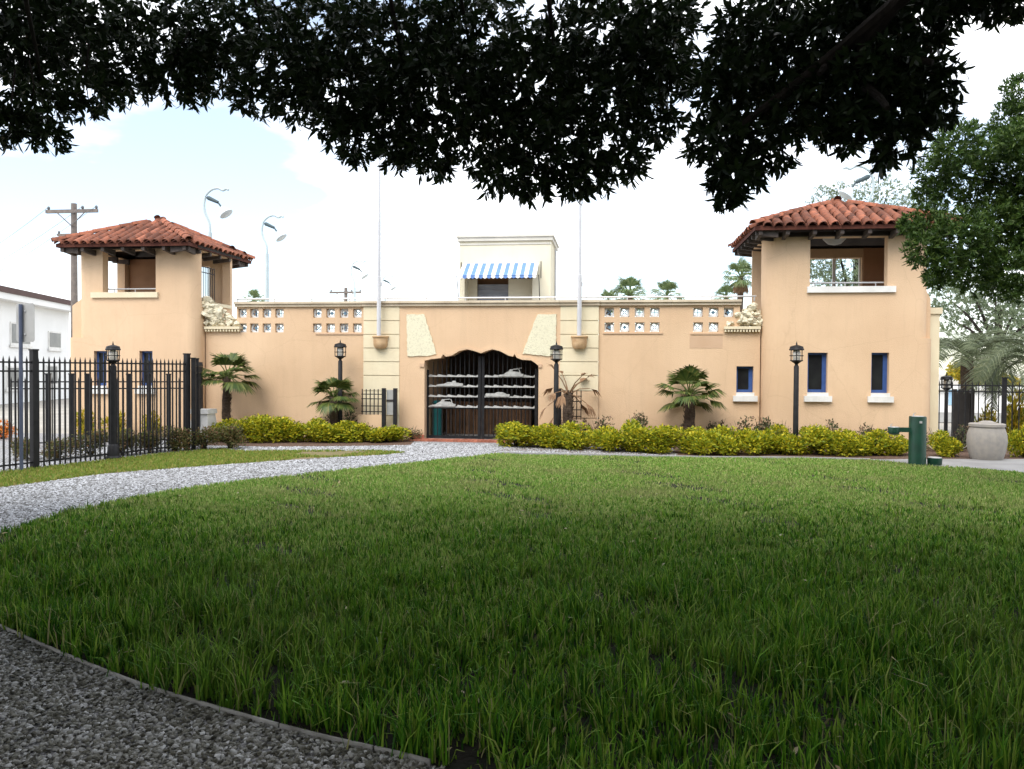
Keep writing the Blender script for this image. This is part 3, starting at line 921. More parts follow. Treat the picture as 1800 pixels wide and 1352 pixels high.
# right tower: white mullions in the rear opening, corner pilaster
YB = TRI[2]
for px in (1462, 1508):
    x = XA(px, YB)
    B('mullion', SILL, tr, x - .04, x + .04, YB - .16, YB - .08, TRI[4] - .15, TRI[5] - .25)
pl0, pl1 = XA(1638, YT + .5), XA(1651, YT + .5)
B('pilaster', CREAM, tr, TRI[1] + .16, pl1, YT + .5, YT + .9, 0, ZA(1645, 552, YT + .5))
B('pilaster_cap', CREAM, tr, TRI[1] + .12, pl1 + .05, YT + .45, YT + .95, ZA(1645, 552, YT + .5) + .001, ZA(1645, 541, YT + .5))
# iron screen in the side door of the left tower
xd = TLI[1] - .10
mb = MB()
for k in range(9):
    y = YT + .36 + k * .11
    mb.tube([(xd, y, Zc(360, 530)), (xd, y, ZA(370, 468, YF))], .012, 6)
for z in (Zc(360, 527), ZA(370, 478, YF), ZA(370, 468, YF)):
    mb.tube([(xd, YT + .31, z), (xd, YT + 1.25, z)], .014, 6)
mb.build('door_grille', BLACK, tl)
# white cable and bowl hung in the right loggia
hb = thing('hanging_bowl_lamp', 'shallow grey bowl lamp hanging in the opening of the right tower', 'lamp', tuple(PY(1467, 430, YT + .6)))
p = PY(1467, 418, YT + .6)
MB().lathe([(.02, p.z - .20), (.17, p.z - .16), (.28, p.z - .05), (.30, p.z - .02), (.27, p.z - .03), (.15, p.z - .13), (.01, p.z - .16)], 20, p.x, p.y).build('bowl', SIGNBACK, hb, smooth=True)
MB().tube(smooth_line([(p.x - .95, p.y, p.z + .06), (p.x - .4, p.y, p.z + .02), (p.x, p.y, p.z - .0), (p.x + .5, p.y, p.z + .05), (p.x + 1.0, p.y, p.z + .08)], 6), .014, 6).build('cable', STEEL, hb)
MB().tube([(p.x, p.y, p.z - .17), (p.x, p.y, p.z + .25)], .012, 6).build('stem', STEEL, hb)

# ================================================================== ROCKWORK beside the towers
def rock_mesh(seed, sub=2):
    import bmesh
    bm = bmesh.new()
    bmesh.ops.create_icosphere(bm, subdivisions=sub, radius=1)
    r = random.Random(seed)
    ds = [(Vector((r.gauss(0, 1), r.gauss(0, 1), r.gauss(0, 1))).normalized(), r.uniform(.3, .75)) for _ in range(11)]
    for v in bm.verts:
        p = v.co.copy()
        for d, k in ds:
            e = p.dot(d) - k
            if e > 0: p -= d * e
        v.co = p * (1.25 + r.uniform(-.2, .2))
    me = bpy.data.meshes.new('rock')
    bm.to_mesh(me); bm.free()
    me.materials.append(ROCK)
    return me
rocks = [rock_mesh(s) for s in range(5)]
def rockwork(label, tri, Y, ledge):
    t = thing('rockwork_ornament', label, 'ornament', tuple(PY(*tri[1], Y)))
    a, b_, c = [PY(*p, Y) for p in tri]
    x0, x1 = min(b_.x, c.x), max(b_.x, c.x)
    B('ledge', CREAM, t, x0, x1, Y - .12, Y + .3, b_.z - .03, b_.z + .045)
    for k in range(12):
        x = x0 + (x1 - x0) * (k + .5) / 12
        B('dentil', CREAM, t, x - .022, x + .022, Y - .10, Y - .001, b_.z - .10, b_.z - .031)
    for i in range(64):
        u, v = random.random(), random.random()
        if u + v > 1: u, v = 1 - u, 1 - v
        u, v = u * .93, v * .93
        p = b_ + (a - b_) * u + (c - b_) * v
        s = random.uniform(.06, .15) * (1 - .25 * u)
        mw = Matrix.Translation((p.x, Y + random.uniform(-.05, .16), p.z + .08)) @ Matrix.Rotation(random.uniform(0, 6), 4, 'Z') @ Matrix.Rotation(random.uniform(0, 6), 4, 'X') @ Matrix.Diagonal((s * random.uniform(.8, 1.4), s, s * random.uniform(.7, 1.1), 1))
        link('rock', rocks[i % 5], t, mw=mw)
rockwork('cream coral rockwork heap stepping down beside the left tower door', ((362, 522), (362, 577), (424, 577)), YF - .02, 0)
rockwork('pale coral rockwork on a dentilled ledge against the right tower', ((1336, 524), (1336, 577), (1272, 577)), YF - .02, 0)
B('tower_kerb', CREAM, tl, TLI[1] - .24, TLI[1] + .05, YT + .31, TLI[2] - .37, Zc(360, 536) + .001, Zc(360, 530))

# ================================================================== FLAGPOLES on corbels
for px, lab in ((670.5, 'white flagpole on the stone pier left of the gate'), (1018.5, 'white flagpole on the stone pier right of the gate')):
    x = XA(px, YF)
    zb = Zc(px, 591)
    y = YF - .26
    fp = thing('flagpole', lab, 'flagpole', (x, y, zb), 'flagpoles on the stone piers')
    cb = MB()
    prof = [(0, 0), (.30, 0), (.30, -.05), (.26, -.07), (.26, -.24), (.22, -.34), (.15, -.37), (0, -.37)]
    # half-barrel corbel, drawn in plan
    n = 12
    v, f = [], []
    rings = [(.235, 0), (.235, -.04), (.205, -.05), (.205, -.2), (.19, -.29), (.15, -.35), (.02, -.36)]
    for (r, dz) in rings:
        for k in range(n + 1):
            a = pi + pi * k / n
            v.append((x + r * cos(a), YF - .066 + r * 1.25 * sin(a), zb + dz))
    for i in range(len(rings) - 1):
        for k in range(n):
            f.append((i * (n + 1) + k, i * (n + 1) + k + 1, (i + 1) * (n + 1) + k + 1, (i + 1) * (n + 1) + k))
    f.append(tuple(range(n, -1, -1)))
    cb.add(v, f).build('corbel', CORBEL, fp, smooth=True)
    top = 10.2
    MB().tube([(x, y, zb), (x, y, zb + 1.65), (x, y, zb + 1.66), (x, y, top)], [.062, .058, .045, .03], 12).build('pole', POLE, fp, smooth=True)
    MB().lathe([(.01, top), (.08, top + .05), (.09, top + .1), (.06, top + .17), (.01, top + .19)], 12, x, y).build('ball_finial', POLE, fp, smooth=True)
    B('bracket', POLE, fp, x - .02, x + .02, y + .05, YF - .15, ZTOP - .12, ZTOP - .06)
    MB().tube([(x + .06, y - .02, zb + .5), (x + .055, y - .02, top - .1)], .006, 5).build('halyard', SILL, fp)
    B('cleat', STEEL, fp, x + .04, x + .09, y - .03, y + .0, Zc(px, 505), Zc(px, 498))

# ================================================================== PIPE RAILING on the terrace
rl = thing('pipe_railing', 'thin grey pipe railing along the top of the entrance wall', 'railing', (XA(846, YF), YF + .2, ZCOP))
zr = ZA(846, 523.5, YF + .3)
MB().tube([(XA(416, YF + .3), YF + .3, zr), (XA(1328, YF + .3), YF + .3, zr)], .022, 8).build('top_rail', STEEL, rl)
for k in range(14):
    x = XA(418, YF + .3) + (XA(1325, YF + .3) - XA(418, YF + .3)) * k / 13
    MB().tube([(x, YF + .3, ZCOP - .02), (x, YF + .3, zr - .01)], .016, 6).build('post', STEEL, rl)

# ================================================================== ROOFTOP CABIN with awning
YC = YF + 4.0
cb = thing('rooftop_cabin', 'small cream stucco cabin with moulded parapet standing on the terrace above the gate', 'cabin', (XA(888, YC), YC, DECK))
cx0, cx1 = XA(807, YC), XA(967, YC)
zt = ZA(888, 414, YC)
zop = ZA(870, 487, YC)
ox0, ox1 = XA(816, YC), XA(935, YC)
flat_wall('front_wall', cx0, cx1, DECK, zt - .18, YC, YC + .2, [(ox0, ox1, DECK, zop)], CABIN, cb)
B('side_wall', CABIN, cb, cx0, cx0 + .2, YC + .201, YC + 2.4, DECK, zt - .18)
B('side_wall', CABIN, cb, cx1 - .2, cx1, YC + .201, YC + 2.4, DECK, zt - .18)
B('rear_wall', INNER, cb, cx0 + .201, cx1 - .201, YC + 1.2, YC + 1.3, DECK, zt - .2)
B('roof_slab', CONC, cb, cx0 + .201, cx1 - .201, YC + .201, YC + 2.4, zt - .3, zt - .181)
B('parapet_cap', CABINTRIM, cb, cx0 - .06, cx1 + .06, YC - .07, YC + 2.46, zt - .179, zt - .06)
B('parapet_cap', CABINTRIM, cb, cx0 - .10, cx1 + .10, YC - .11, YC + 2.50, zt - .059, zt)
B('band', CABINTRIM, cb, cx0 - .02, cx1 + .02, YC - .025, YC - .001, zt - .30, zt - .25)
B('reveal_wall', CABIN, cb, XA(893, YC + .6), ox1 + .02, YC + .6, YC + .7, DECK, zop)
B('reveal_wall', CABIN, cb, ox0 - .02, XA(838, YC + .6), YC + .6, YC + .7, DECK, zop)
sh = thing_sh = MB()
zsh0, zsh1 = DECK, ZA(870, 500, YC + .75)
ns = 12
for k in range(ns):
    z0 = zsh0 + (zsh1 - zsh0) * k / ns
    z1 = zsh0 + (zsh1 - zsh0) * (k + 1) / ns
    B('shutter_slat', SHUTTER, cb, XA(838, YC + .75), XA(893, YC + .75), YC + .73, YC + .78 - .01 * (k % 2), z0 + .004, z1 - .002)
aw_t = ZA(870, 463, YC)
aw_b = ZA(870, 484, YC - .75)
ax0, ax1 = XA(813, YC), XA(946, YC)
nst = 19
for k in range(nst):
    a, b_ = ax0 + (ax1 - ax0) * k / nst, ax0 + (ax1 - ax0) * (k + 1) / nst
    YA = YC - .75
    v = [(a, YC - .005, aw_t), (b_, YC - .005, aw_t), (b_, YA, aw_b), (a, YA, aw_b)]
    d = .10 + (.02 if k % 2 else 0)
    m = (a + b_) / 2
    val = [(a, YA, aw_b), (b_, YA, aw_b), (b_, YA, aw_b - .07), (m, YA, aw_b - .11), (a, YA, aw_b - .07)]
    mb = MB().add(v + [(p[0], p[1], p[2] - .012) for p in v], [(3, 2, 1, 0), (4, 5, 6, 7), (3, 7, 6, 2)])
    mb.add(val + [(p[0], p[1] + .01, p[2]) for p in val], [(0, 4, 3, 2, 1), (5, 6, 7, 8, 9), (0, 1, 6, 5), (2, 3, 8, 7), (3, 4, 9, 8)])
    mb.build('awning_stripe', AWB if k % 2 else AWW, cb)
for px, s in ((810, -1), (950, 1)):
    x = XA(px, YC)
    MB().tube([(x, YC - .02, DECK + .62), (x, YC - .76, aw_b)], .014, 6).build('awning_arm', BLACK, cb)
    MB().tube([(x, YC - .02, aw_t - .5), (x, YC - .02, aw_t + .05)], .012, 6).build('awning_bracket', BLACK, cb)
MB().tube([(cx1 + .05, YC + 1.4, DECK), (cx1 + .05, YC + 1.4, zt - .25)], .03, 8).build('downpipe', STEEL, cb)

# ================================================================== THE GATE
YG = YF + 0.26
gl0, gl1 = XA(749, YG), XA(846.5, YG)
gr1 = XA(946, YG)
def zarch(x):
    for (xa, za), (xb, zb) in zip(aw[:-1], aw[1:]):
        if xa <= x <= xb and xb > xa:
            return za + (zb - za) * (x - xa) / (xb - xa)
    return aw[0][1]
def wave_bar(x0, x1, z, n=5):
    mb = MB()
    pts_t, m = [], 30
    for i in range(m + 1):
        u = i / m
        ph = (u * n) % 1.0
        pts_t.append((x0 + (x1 - x0) * u, z + .012 + .045 * max(0.0, (1 - ph) ** 1.4) * (0 if u < .02 else 1)))
    poly = [(x0, z - .018), (x1, z - .018)] + pts_t[::-1]
    mb.prism(poly, YG - .045, YG - .025)
    return mb
def yacht(x0, x1, z, style):
    """motor yacht silhouette: hull, deckhouse, flybridge"""
    L = x1 - x0
    P = lambda pts: [(x0 + L * u, z + L * v) for u, v in pts]
    mb = MB()
    mb.prism(P([(0.0, .02), (.06, .0), (.97, .0), (1.0, .05), (.99, .10), (.6, .085), (.25, .075), (.08, .06)]), YG - .075, YG - .030)
    if style in (0, 3):
        mb.prism(P([(.22, .087), (.40, .19), (.46, .20), (.80, .175), (.92, .11), (.93, .10), (.6, .088)]), YG - .07, YG - .032)
        mb.prism(P([(.42, .204), (.47, .27), (.78, .29), (.80, .275), (.58, .25), (.56, .202)]), YG - .066, YG - .034)
        mb.prism(P([(.86, .112), (.80, .275), (.83, .275), (.89, .108)]), YG - .062, YG - .036)
        if style == 0: mb.prism(P([(.60, .30), (.92, .33), (.93, .315), (.62, .292)]), YG - .062, YG - .036)
    elif style == 1:
        mb.prism(P([(.30, .080), (.44, .14), (.72, .13), (.86, .105), (.9, .10), (.6, .088)]), YG - .07, YG - .032)
        mb.prism(P([(.58, .136), (.63, .19), (.72, .185), (.74, .13)]), YG - .066, YG - .034)
    else:
        mb.prism(P([(.02, .06), (.05, .12), (.5, .13), (.9, .10), (.6, .087)]), YG - .07, YG - .032)
        mb.prism(P([(.40, .132), (.52, .18), (.72, .17), (.86, .108), (.5, .131)]), YG - .066, YG - .034)
    return mb
wave_y = (662, 680, 698, 716.5)
def gate_leaf(label, x0, x1, hinge_left, boats):
    t = thing('iron_gate_leaf', label, 'gate', ((x0 + x1) / 2, YG, 0.03), 'gate leaves in the arch')
    zb = Zc(846, 770)
    h0 = x0 if hinge_left else x1
    B('hinge_post', BLACK, t, x0 + .004, x0 + .085, YG - .04, YG + .04, 0.03, (Zc(752, 650) if hinge_left else Zc(846, 626)))
    B('meeting_post', BLACK, t, x1 - .085, x1 - .004, YG - .04, YG + .04, 0.03, (Zc(846, 626) if hinge_left else Zc(944, 648)))
    B('bottom_rail', BLACK, t, x0 + .085, x1 - .085, YG - .025, YG + .025, zb - .04, zb + .03)
    B('mid_rail', BLACK, t, x0 + .085, x1 - .085, YG - .02, YG + .02, Zc(846, 720), Zc(846, 720) + .035)
    n = 11
    for k in range(1, n):
        x = x0 + .085 + (x1 - x0 - .17) * k / n
        MB().box(x - .011, x + .011, YG - .012, YG + .012, zb + .031, zarch(x) - .06).build('bar', BLACK, t)
    for i, y in enumerate(wave_y):
        wave_bar(x0 + .09, x1 - .09, Zc(846, y)).build('wave_bar', GATEWHITE, t)
    for (px0, px1, row, style) in boats:
        yacht(XA(px0, YG), XA(px1, YG), Zc(846, wave_y[row]) + .01, style).build('yacht_cutout', GATEWHITE, t)
gate_leaf('left black iron gate leaf with white wave bars and two white yacht cutouts', gl0, gl1 - .006, True, [(767, 815, 1, 1), (757, 802, 3, 3)])
gate_leaf('right black iron gate leaf with white wave bars, tall yacht cutout on its top bar', gl1 + .006, gr1, False, [(876, 921, 0, 0), (853, 897, 2, 2)])
# brown slat screen and teal post seen through the gate
ss = thing('slat_screen', 'brown wooden slat screen standing in the dark passage behind the gate', 'screen', ((gl0 + gr1) / 2, YF + 1.9, .03))
ys = YF + 1.9
xs0, xs1 = XA(785, ys), XA(935, ys)
n = 26
for k in range(n):
    x = xs0 + (xs1 - xs0) * k / n
    MB().box(x + .008, x + (xs1 - xs0) / n - .008, ys, ys + .03, .031, ZA(850, 706, ys) + random.uniform(-.02, .02)).build('slat', SLAT, ss)
B('screen_rail', DARKWOOD, ss, xs0, xs1, ys + .031, ys + .07, .5, .58)
B('screen_rail', DARKWOOD, ss, xs0, xs1, ys + .031, ys + .07, 1.05, 1.13)
tp = thing('teal_bin', 'narrow teal bin standing inside the passage behind the left gate leaf', 'bin', tuple(G(768, 771)))
q = PY(768, 760, YF + .75)
MB().lathe([(.13, .03), (.14, .06), (.14, .95), (.12, 1.0)], 14, q.x, q.y).build('bin_body', TEAL, tp, smooth=True)
MB().lathe([(.15, 1.001), (.155, 1.03), (.10, 1.08), (.02, 1.1)], 14, q.x, q.y).build('bin_lid', TEAL, tp, smooth=True)
tp.location = (q.x, q.y, 0.03)
for c in tp.children: c.matrix_parent_inverse = Matrix.Translation(tp.location).inverted()
# brick threshold
th = thing('brick_threshold', 'low red brick threshold laid across the foot of the gateway', 'threshold', (XA(846, YF), YF - .3, 0))
tx0, tx1 = XA(722, YF - .3), XA(965, YF - .3)
nb = 34
for r in range(2):
    for k in range(nb):
        a = tx0 + (tx1 - tx0) * k / nb
        MB().box(a + .004, a + (tx1 - tx0) / nb - .004, YF - .51 + r * .225, YF - .295 + r * .225, 0.0, .05 + random.uniform(0, .006)).build('brick', BRICK, th)

# ================================================================== LAMP POSTS
def lantern(parent, x, y, z0, s=1.0):
    """cage lantern standing on z0, about 0.56 m tall"""
    h = .50 * s
    r = .155 * s
    MB().lathe([(.03 * s, z0), (.05 * s, z0 + .02 * s), (.12 * s, z0 + .07 * s), (r, z0 + .085 * s), (r, z0 + .105 * s)], 14, x, y).build('lantern_base', BLACK, parent, smooth=True)
    MB().lathe([(.085 * s, z0 + .106 * s), (.095 * s, z0 + .2 * s), (.095 * s, z0 + .30 * s), (.07 * s, z0 + .339 * s)], 14, x, y).build('lantern_glass', LANTERNGL, parent, smooth=True)
    for k in range(6):
        a = 2 * pi * k / 6 + .3
        px_, py_ = x + r * .93 * cos(a), y + r * .93 * sin(a)
        MB().tube([(px_, py_, z0 + .1 * s), (px_, py_, z0 + .345 * s)], .011 * s, 6).build('cage_bar', BLACK, parent)
    ring = MB()
    n = 20
    ring.lathe([(r * .99, z0 + .20 * s), (r * 1.06, z0 + .205 * s), (r * 1.06, z0 + .215 * s), (r * .99, z0 + .22 * s), (r * .9, z0 + .21 * s)], n, x, y)
    ring.f = [q for q in ring.f if len(q) == 4]
    ring.build('cage_ring', BLACK, parent)
    MB().lathe([(r * 1.1, z0 + .34 * s), (r * 1.16, z0 + .355 * s), (r * 1.05, z0 + .39 * s), (r * 1.0, z0 + .43 * s), (r * .55, z0 + .455 * s), (.03 * s, z0 + .47 * s)], 16, x, y).build('lantern_cap', BLACK, parent, smooth=True)
    MB().lathe([(.012 * s, z0 + .46 * s), (.022 * s, z0 + .49 * s), (.012 * s, z0 + .52 * s), (.004 * s, z0 + .56 * s)], 8, x, y).build('finial', BLACK, parent)
def lamp_post(label, base, ztop, r=.055, s=1.0):
    t = thing('lamp_post', label, 'lamp post', tuple(base), 'black lantern lamp posts')
    x, y, z = base
    z0 = ztop - .56 * s
    MB().lathe([(r * 2.2, z), (r * 2.2, z + .05), (r * 1.7, z + .09), (r * 1.5, z + .3), (r * 1.1, z + .34)], 14, x, y).build('foot', BLACK, t, smooth=True)
    MB().tube([(x, y, z + .33), (x, y, z0 - .05), (x, y, z0 - .03), (x, y, z0)], [r, r * .92, r * .7, r * .6], 12).build('pole', BLACK, t, smooth=True)
    lantern(t, x, y, z0, s)
b0 = G(977, 785); lamp_post('black lantern lamp post in front of the hedge just right of the gate', b0, PY(977, 600, b0.y).z, .068)
b0 = G(1398, 798); lamp_post('black lantern lamp post in the hedge before the right tower windows', b0, PY(1398, 600, b0.y).z, .066)
b0 = PY(598, 700, YF - .55); b0.z = 0; lamp_post('black lantern lamp post beside the palm left of the gate', b0, PY(598, 597, b0.y).z, .066)
b0 = G(1662, 783); lamp_post('short black lantern lamp post behind the fence beside the right tower', b0, PY(1662, 655, b0.y).z, .05, .9)

# ================================================================== FENCES
picket_cache = {}
def picket_mesh(h, r=.013):
    k = (round(h, 2), r)
    if k not in picket_cache:
        mb = MB().box(-r, r, -r, r, 0, h - .09)
        mb.add([(-r, -r, h - .09), (r, -r, h - .09), (r, r, h - .09), (-r, r, h - .09), (0, 0, h)], [(0, 1, 4), (1, 2, 4), (2, 3, 4), (3, 0, 4)])
        picket_cache[k] = mb.mesh('picket', BLACK)
    return picket_cache[k]
def fence(label, a, b, h, posts, spacing=.115, rails=(.13, -.30, -.13), post_r=.05, r=.013, ph=None, z0=0.03, rail_r=.016):
    a, b = Vector((a[0], a[1], 0)), Vector((b[0], b[1], 0))
    L = (b - a).length
    d = (b - a).normalized()
    nrm = Vector((-d.y, d.x, 0))
    t = thing('picket_fence', label, 'fence', tuple(a))
    ang = math.atan2(d.y, d.x)
    n = int(L / spacing)
    for k in range(n + 1):
        s = k * L / n
        if any(abs(s - q) < post_r + .02 for q in posts): continue
        p = a + d * s
        link('picket', picket_mesh(h - z0, r), t, mw=Matrix.Translation((p.x, p.y, z0)) @ Matrix.Rotation(ang, 4, 'Z'))
    for z in rails:
        zz = z if z > 0 else h + z
        q = [a + nrm * rail_r * .9, b + nrm * rail_r * .9, b - nrm * rail_r * .9, a - nrm * rail_r * .9]
        MB().slab([(v.x, v.y) for v in q][::-1], zz - rail_r, zz + rail_r).build('rail', BLACK, t)
    for s in posts:
        p = a + d * s
        hh = ph or h + .05
        mb = MB()
        q = [p + d * post_r + nrm * post_r, p - d * post_r + nrm * post_r, p - d * post_r - nrm * post_r, p + d * post_r - nrm * post_r]
        mb.slab([(v.x, v.y) for v in q], 0, hh)
        q = [p + (v - p) * 1.2 for v in q]
        mb.slab([(v.x, v.y) for v in q], hh + .001, hh + .03)
        mb.build('post', BLACK, t)
    return t
fa, fb = G(-120, 846), G(330, 792)
fd = (fb - fa).length
def fpos(px):
    # distance along the fence line of the point seen at column px
    best = min((abs(XA(px, (fa + (fb - fa) * u).y, 720) - (fa + (fb - fa) * u).x), u) for u in [i / 400 for i in range(401)])
    return best[1] * fd
hA = PY(190, 628, (fa + (fb - fa) * (fpos(190) / fd)).y).z
fence('tall black iron picket fence along the verge on the left', (fa.x, fa.y), (fb.x, fb.y), hA, [fpos(60), fd - .02], ph=hA + .10, post_r=.055)
sp = fa + (fb - fa) * (fpos(207) / fd)
sp = Vector((sp.x, sp.y - .16, 0))
lamp_post('black lantern lamp post rising through the picket fence on the left', sp, PY(211, 600, sp.y).z, .075, .88)
# the return of that fence, running back towards the tower, and a second run behind
fc = PY(356, 700, YF - .9)
fence('short black picket fence running back to the left tower, seen nearly end-on', (fb.x + .12, fb.y + .05), (fc.x, fc.y), hA - .05, [.0, 1.1], spacing=.10, post_r=.05, ph=hA + .0)
ga, gb = PY(20, 700, fa.y + 5.2), PY(325, 700, fb.y + 1.5)
hB = PY(240, 662, gb.y - .2).z
Lg = (Vector((gb.x, gb.y, 0)) - Vector((ga.x, ga.y, 0))).length
fence('lower black picket fence standing behind the tall fence, before the left tower', (ga.x, ga.y), (gb.x, gb.y), hB, [Lg * .2, Lg * .33, Lg * .42, Lg * .66, Lg * .78, Lg * .90], spacing=.14, post_r=.055, ph=hB + .05)
# small fences at the piers
yq = YF - .42
def low_fence(label, px0, px1, ptop, pbase, posts_px, n, wall_px=None, panel=None):
    x0, x1 = XA(px0, yq), XA(px1, yq)
    zt_, zb_ = ZA((px0 + px1) / 2, ptop, yq), ZA((px0 + px1) / 2, pbase, yq)
    t = thing('grille_fence', label, 'fence', ((x0 + x1) / 2, yq, 0))
    B('low_wall', STUCCO, t, x0 - .1, x1 + .04, yq - .08, yq + .08, 0, zb_)
    for k in range(n + 1):
        x = x0 + (x1 - x0) * k / n
        MB().box(x - .012, x + .012, yq - .012, yq + .012, zb_ + .001, zt_).build('picket', BLACK, t)
    for f in (.12, .34, .62, .80):
        z = zb_ + (zt_ - zb_) * f
        MB().box(x0 - .02, x1 + .02, yq - .034, yq - .013, z - .012, z + .012).build('rail', BLACK, t)
    for p, r in posts_px:
        x = XA(p, yq)
        MB().box(x - r, x + r, yq - .05 - r, yq - .05 + r, 0, zt_ + .03).build('post', BLACK, t)
    if panel:
        xa, xb = XA(panel[0], yq), XA(panel[1], yq)
        B('panel', SIGNBACK, t, xa, xb, yq - .01, yq + .02, zb_ + .002, zt_ - .02)
        B('latch', BRONZE, t, xa, xb, yq - .03, yq - .012, zb_ + (zt_ - zb_) * .52, zb_ + (zt_ - zb_) * .60)
low_fence('small black grille fence with grey panel against the pier left of the gate', 637, 672, 684, 729, [(676, .05), (696, .05)], 5, panel=(680, 692))
low_fence('small black grille fence behind the dead palm right of the gate', 992, 1022, 686, 738, [(984, .055)], 4)
# fence on the right, beside the tower
ra, rb = PY(1640, 700, YT + 1.0), PY(2010, 700, YT - .4)
hR = PY(1700, 668, (ra.y)).z
Lr = (Vector((rb.x, rb.y, 0)) - Vector((ra.x, ra.y, 0))).length
def along(px):
    return min((abs(XA(px, ra.y + (rb.y - ra.y) * u) - (ra.x + (rb.x - ra.x) * u)), u) for u in [i / 300 for i in range(301)])[1] * Lr
fence('black iron picket fence right of the right tower, behind the urn', (ra.x, ra.y), (rb.x, rb.y), hR, [along(1767)], spacing=.15, post_r=.055, ph=hR + .05, rails=(.15, -.30, -.14))
# dark pointed panel gate behind it
dg = PY(1697, 700, ra.y + 1.2)
dt = thing('panel_gate', 'dark solid panel gate with pointed top between two posts beyond the right fence', 'gate', (dg.x, dg.y, 0))
xg0, xg1 = XA(1679, dg.y), XA(1710, dg.y)
zg = PY(1697, 686, dg.y).z
for x in (xg0, xg1):
    MB().box(x - .05, x + .05, dg.y - .05, dg.y + .05, 0, zg + .03).build('post', BRONZE, dt)
xm = (xg0 + xg1) / 2
MB().prism([(xg0 + .05, .1), (xg1 - .05, .1), (xg1 - .05, zg - .12), (xm + .12, zg + .02), (xm, zg + .05), (xm - .12, zg + .02), (xg0 + .05, zg - .12)], dg.y - .02, dg.y + .02).build('panel', BRONZE, dt)

# ================================================================== SIGN, BINS, URN, FOUNTAIN
sg = fa + (fb - fa) * (fpos(36) / fd)
sy = sg.y - .12
t = thing('street_sign', 'grey back of a street sign on a blue-grey pole at the left fence', 'sign', (XA(36, sy, 800), sy, 0))
x = XA(37, sy, 700)
MB().tube([(x, sy, 0), (x, sy, PY(40, 535, sy).z)], .035, 10).build('pole', SIGNPOLE, t, smooth=True)
zz0, zz1 = PY(40, 601, sy).z, PY(40, 533, sy).z
xw = (PY(58, 560, sy).x - PY(26, 560, sy).x) / 2
xc = PY(42, 560, sy).x
MB().prism([(xc - xw, zz0 + .03), (xc - xw + .03, zz0), (xc + xw - .03, zz0), (xc + xw, zz0 + .03), (xc + xw, zz1 - .03), (xc + xw - .03, zz1), (xc - xw + .03, zz1), (xc - xw, zz1 - .03)], sy + .036, sy + .042).build('panel', SIGNBACK, t)
for f in (.2, .8):
    z = zz0 + (zz1 - zz0) * f
    B('bolt', STEEL, t, xc - .015, xc + .015, sy + .02, sy + .035, z - .015, z + .015)

t = thing('litter_bin', 'white tapered concrete litter bin at the corner of the picket fence', 'litter bin', tuple(G(358, 775)))
q = G(358, 776)
zt_ = PY(358, 719, q.y).z
hw = .21
def taper(h0, h1, w0, w1, mat, nm):
    v = [(q.x + sx * w0, q.y + sy_ * w0, h0) for sx, sy_ in ((-1, -1), (1, -1), (1, 1), (-1, 1))] + [(q.x + sx * w1, q.y + sy_ * w1, h1) for sx, sy_ in ((-1, -1), (1, -1), (1, 1), (-1, 1))]
    MB().add(v, [(3, 2, 1, 0), (4, 5, 6, 7), (0, 1, 5, 4), (1, 2, 6, 5), (2, 3, 7, 6), (3, 0, 4, 7)]).build(nm, mat, t)
taper(0, zt_ * .86, .30, .22, WHITEBIN, 'bin_body')
taper(zt_ * .86 + .001, zt_, .26, .25, WHITEBIN, 'bin_rim')
t.location = (q.x, q.y, 0)
for c in t.children: c.matrix_parent_inverse = Matrix.Translation(t.location).inverted()

q = G(1734, 808)
s = (PY(1768, 770, q.y).x - PY(1700, 770, q.y).x) / 2
hz = PY(1734, 743, q.y).z
t = thing('concrete_urn', 'large barrel-shaped grey concrete litter urn with lid on the right sidewalk', 'urn', (q.x, q.y, 0.016))
MB().lathe([(s * .78, .016), (s * .82, .05), (s * .93, hz * .25), (s * .995, hz * .48), (s * .97, hz * .68), (s * .87, hz * .84), (s * .82, hz * .89)], 36, q.x, q.y).build('body', URN, t, smooth=True)
MB().lathe([(s * .80, hz * .891), (s * .90, hz * .90), (s * .90, hz * .965), (s * .86, hz * .98), (s * .5, hz * .985)], 36, q.x, q.y).build('rim', URN, t, smooth=True)
MB().lathe([(s * .45, hz * .986), (s * .42, hz * 1.01), (s * .22, hz * 1.05), (s * .06, hz * 1.055)], 24, q.x, q.y).build('lid', URN, t, smooth=True)

q = G(1612, 818)
t = thing('drinking_fountain', 'dark green pillar drinking fountain with side basin at the far lawn edge', 'drinking fountain', (q.x, q.y, 0))
k = (PY(1627, 770, q.y).x - PY(1597, 770, q.y).x) / 2
zt_ = PY(1612, 732, q.y).z
MB().lathe([(k * 1.02, 0.0), (k, .03), (k, zt_ - .02), (k * .96, zt_)], 28, q.x, q.y).build('pillar', GREENP, t, smooth=True)
MB().lathe([(k * .7, zt_ + .001), (k * .66, zt_ + .008), (k * .2, zt_ + .003)], 20, q.x, q.y).build('bowl_rim', STEEL, t, smooth=True)
B('push_button', STEEL, t, q.x - .025, q.x + .025, q.y - k - .012, q.y - k + .01, zt_ - .14, zt_ - .09)
B('base_flange', GREENP, t, q.x - k * 1.25, q.x + k * 1.25, q.y - k * 1.25, q.y + k * 1.25, 0, .018)
MB().tube([(q.x - k * .5, q.y, zt_), (q.x - k * .5, q.y, zt_ + .05), (q.x - k * .3, q.y, zt_ + .075)], .014, 8).build('spout', STEEL, t)
za0, za1 = PY(1580, 761, q.y).z, PY(1580, 751, q.y).z
xa0 = PY(1566, 756, q.y).x
MB().box(xa0 + .12, q.x - k * .9, q.y - .06, q.y + .06, za0 + .02, za1 - .005).build('arm', GREENP, t)
MB().lathe([(.06, za0 - .04), (.11, za0 - .01), (.125, za1 - .01), (.12, za1)], 22, xa0 + .06, q.y).build('basin', GREENP, t, smooth=True)
